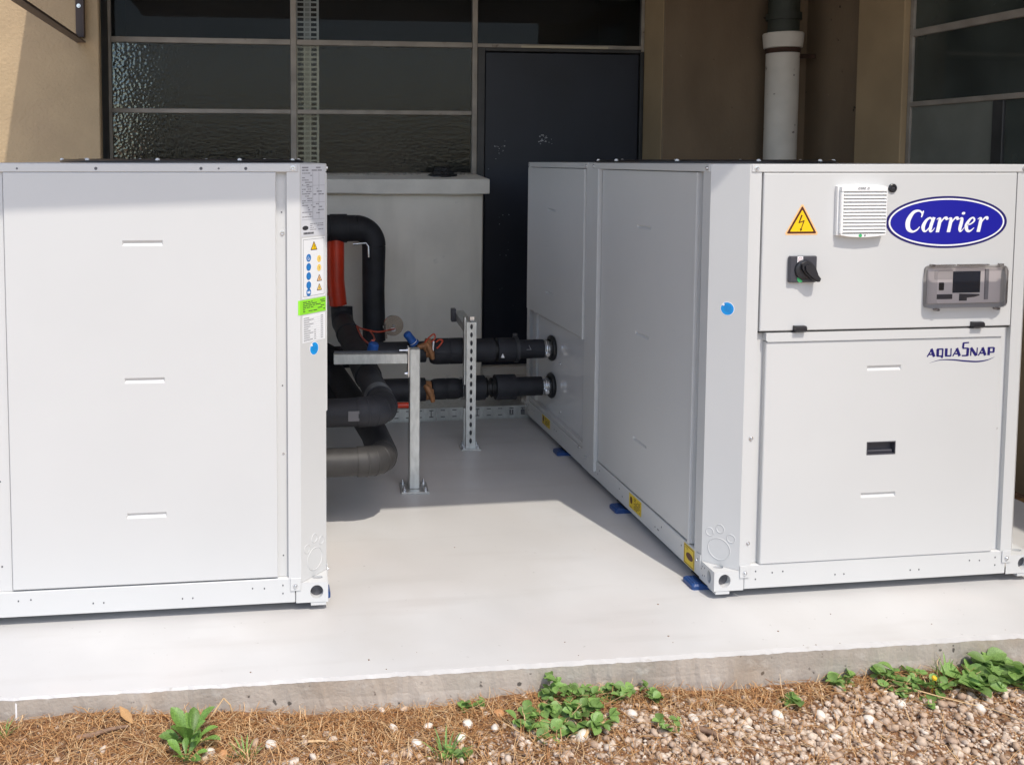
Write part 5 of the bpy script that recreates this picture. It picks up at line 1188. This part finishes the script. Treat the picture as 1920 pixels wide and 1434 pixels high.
def weed(x, y, label, kind, spread, height, nst, size, grp="green weeds along the slab"):
    t = thing("weed", label, "weed", (x, y, gz_(x, y)), grp); rr = random.Random(int((x * 31 + y * 17) * 1000)); sb = MB()
    for k_ in range(nst):
        a = 2 * math.pi * (k_ + rr.uniform(-.4, .4)) / nst; rad = spread * math.sqrt(rr.uniform(0.05, 1)); hx, hy = rad * math.cos(a), min(rad * math.sin(a), edge_y(x) - y - 0.012)
        if kind == 'rosette':
            el = rr.uniform(0.25, 1.35); d = (math.cos(a) * math.cos(el), math.sin(a) * math.cos(el) * 0.7, math.sin(el)); leaf(t, LONG, (0.004 * math.cos(a), 0.004 * math.sin(a), 0.004), d, size * rr.uniform(0.7, 1.1), rr.uniform(-.5, .5)); continue
        if kind == 'grass':
            el = rr.uniform(0.7, 1.4); leaf(t, BLADE, (hx * 0.4, hy * 0.4, 0), (math.cos(a) * math.cos(el), math.sin(a) * math.cos(el), math.sin(el)), size * rr.uniform(0.6, 1.2)); continue
        hz = height * 0.62 * rr.uniform(0.3, 1.0); top_ = Vector((hx, hy, hz)); sb.tube([(hx * 0.25, hy * 0.25, -0.004), (hx * 0.7, hy * 0.7, hz * 0.6), top_], [0.0014, 0.0012, 0.0009], 5)
        for q_ in range(rr.choice((4, 5, 6))):
            b_ = rr.uniform(0, 6.28); el = rr.uniform(-0.35, 0.65); lv = 0 if q_ < 4 else 0.45
            leaf(t, OVAL, top_ * (1 - lv * 0.5) - Vector((0, 0, lv * 0.006)), (math.cos(b_) * math.cos(el), math.sin(b_) * math.cos(el), math.sin(el)), size * rr.choice((0.5, 0.7, 0.85, 1.0, 1.2)) * rr.uniform(0.85, 1.1), rr.uniform(-.6, .6))
    if sb.v: sb.build("stem", STEMM, t)
    elif kind == 'rosette': MB().lathe((0, 0, -0.004), (0, 0, 1), [(0, 0.008), (0.012, 0.006), (0.016, 0)], 10).build("stem", STEMM, t)
    return t
weed(-1.556, -0.425, "tall upright rosette of long green leaves on the pine needles at left", 'rosette', .02, .09, 14, 0.092)
weed(-0.858, -0.336, "small sprig with a pointed leaf against the riser, left of centre", 'oval', .012, .045, 3, 0.024)
weed(-0.818, -0.330, "tiny two-leaf sprig against the riser just beside the pointed one", 'oval', .008, .040, 2, 0.020)
weed(-0.614, -0.338, "tall leafy sprouts against the riser at the back of the clover clump", 'oval', .035, .085, 8, 0.027)
weed(-0.545, -0.342, "bushy sprouts against the riser right of the tallest sprouts", 'oval', .035, .050, 8, 0.024)
weed(-0.680, -0.440, "wide clump of round clover-like leaves, left half of the big patch", 'oval', .075, .040, 15, 0.030)
weed(-0.565, -0.455, "clump of round bright leaves right of the big clover patch", 'oval', .055, .050, 12, 0.032)
weed(-0.625, -0.400, "low leaves filling the middle of the clover patch", 'oval', .045, .040, 8, 0.026)
weed(-0.448, -0.350, "dense green sprout against the riser right of the clover patch", 'oval', .035, .050, 8, 0.026)
weed(-0.348, -0.348, "green sprout with one upright leaf against the riser near the centre", 'oval', .028, .050, 6, 0.025)
weed(0.030, -0.375, "small star-shaped green plant on brown needles right of centre", 'oval', .014, .030, 3, 0.030)
weed(0.181, -0.326, "narrow-leaved sprout at the riser foot, first of a right-hand pair", 'oval', .016, .035, 3, 0.026)
weed(0.226, -0.332, "small sprout at the riser foot beside the narrow-leaved one", 'oval', .014, .040, 3, 0.026)
weed(0.335, -0.342, "tall single-leaved sprout against the riser at right", 'oval', .022, .075, 5, 0.032)
weed(0.345, -0.380, "low green leaves spreading under the tall single-leaved sprout", 'oval', .045, .035, 7, 0.026)
weed(0.430, -0.375, "spreading small-leaved weed with a yellow bud at right", 'oval', .050, .045, 10, 0.026)
weed(0.500, -0.362, "feathery green weed against the riser beside the broad-leaved plant", 'grass', .05, .05, 22, 0.060)
weed(0.570, -0.395, "broad-leaved green plant drooping over the gravel at right", 'oval', .055, .060, 10, 0.044)
weed(0.655, -0.370, "broad-leaved green plant at the far right edge against the riser", 'oval', .055, .075, 11, 0.042)
weed(0.740, -0.400, "green leaves at the far right end, beyond the broad-leaved plants", 'oval', .045, .050, 8, 0.036)
weed(0.388, -0.440, "small green leaf cluster on the gravel below the yellow bud", 'oval', .016, .025, 3, 0.026)
weed(-0.395, -0.500, "small sprout among pebbles near the bottom edge, right of the clover", 'oval', .022, .035, 3, 0.022)
weed(-0.340, -0.480, "little green tuft on pebbles right of the small bottom sprout", 'oval', .016, .028, 2, 0.022)
weed(-0.945, -0.520, "pale green grass tuft at the bottom edge left of the clover", 'grass', .05, .04, 20, 0.060)
weed(-0.915, -0.525, "small round leaves in the grass at the bottom edge", 'oval', .02, .02, 2, 0.028)
weed(-1.560, -0.475, "low green leaves at the bottom edge under the tall rosette", 'rosette', .02, .05, 8, 0.060)
weed(-1.420, -0.480, "scattered grass tuft at the bottom edge right of the rosette", 'grass', .05, .04, 14, 0.050)
weed(-2.010, -0.330, "yellowish green grass tuft by the slab joint at far left", 'grass', .02, .03, 10, 0.045)
fb = MB(); fb.lathe((0.425, -0.40, gz_(0.425, -0.40) + 0.045), (0.2, -0.5, 1), [(0, 0.002), (0.006, 0.007), (0.011, 0.006), (0.013, 0)], 12); fb.tube([(0.425, -0.40, gz_(0.425, -0.40)), (0.425, -0.40, gz_(0.425, -0.40) + 0.046)], 0.0012, 5)
tag(fb.build("flower_bud", mat("yellow_bud", (0.75, 0.45, 0.02), 0.5)), "yellow flower bud among the right-hand weeds", "flower")
for k_, (x, y, s_, l) in enumerate(((-1.70, -0.345, .06, "large curled tan leaf at the slab foot left of the rosette"), (1.62 + 0.06, 0.72, .07, "curled dry leaf on the soil beside the right side wall"), (1.75, 0.80, .08, "brown dry leaf lying at the foot of the right side wall"), (1.70, 0.6, .06, "small dry leaf by the slab's right end"))):
    o = bpy.data.objects.new("dry_leaf", DRYL); COL.objects.link(o); o.location = (x, y, gz_(x, y) + 0.02); o.scale = (s_,) * 3; o.rotation_euler = (0.3, 0.4 * k_ - 0.3, 1.3 * k_ + 0.6); tag(o, l, "leaf")
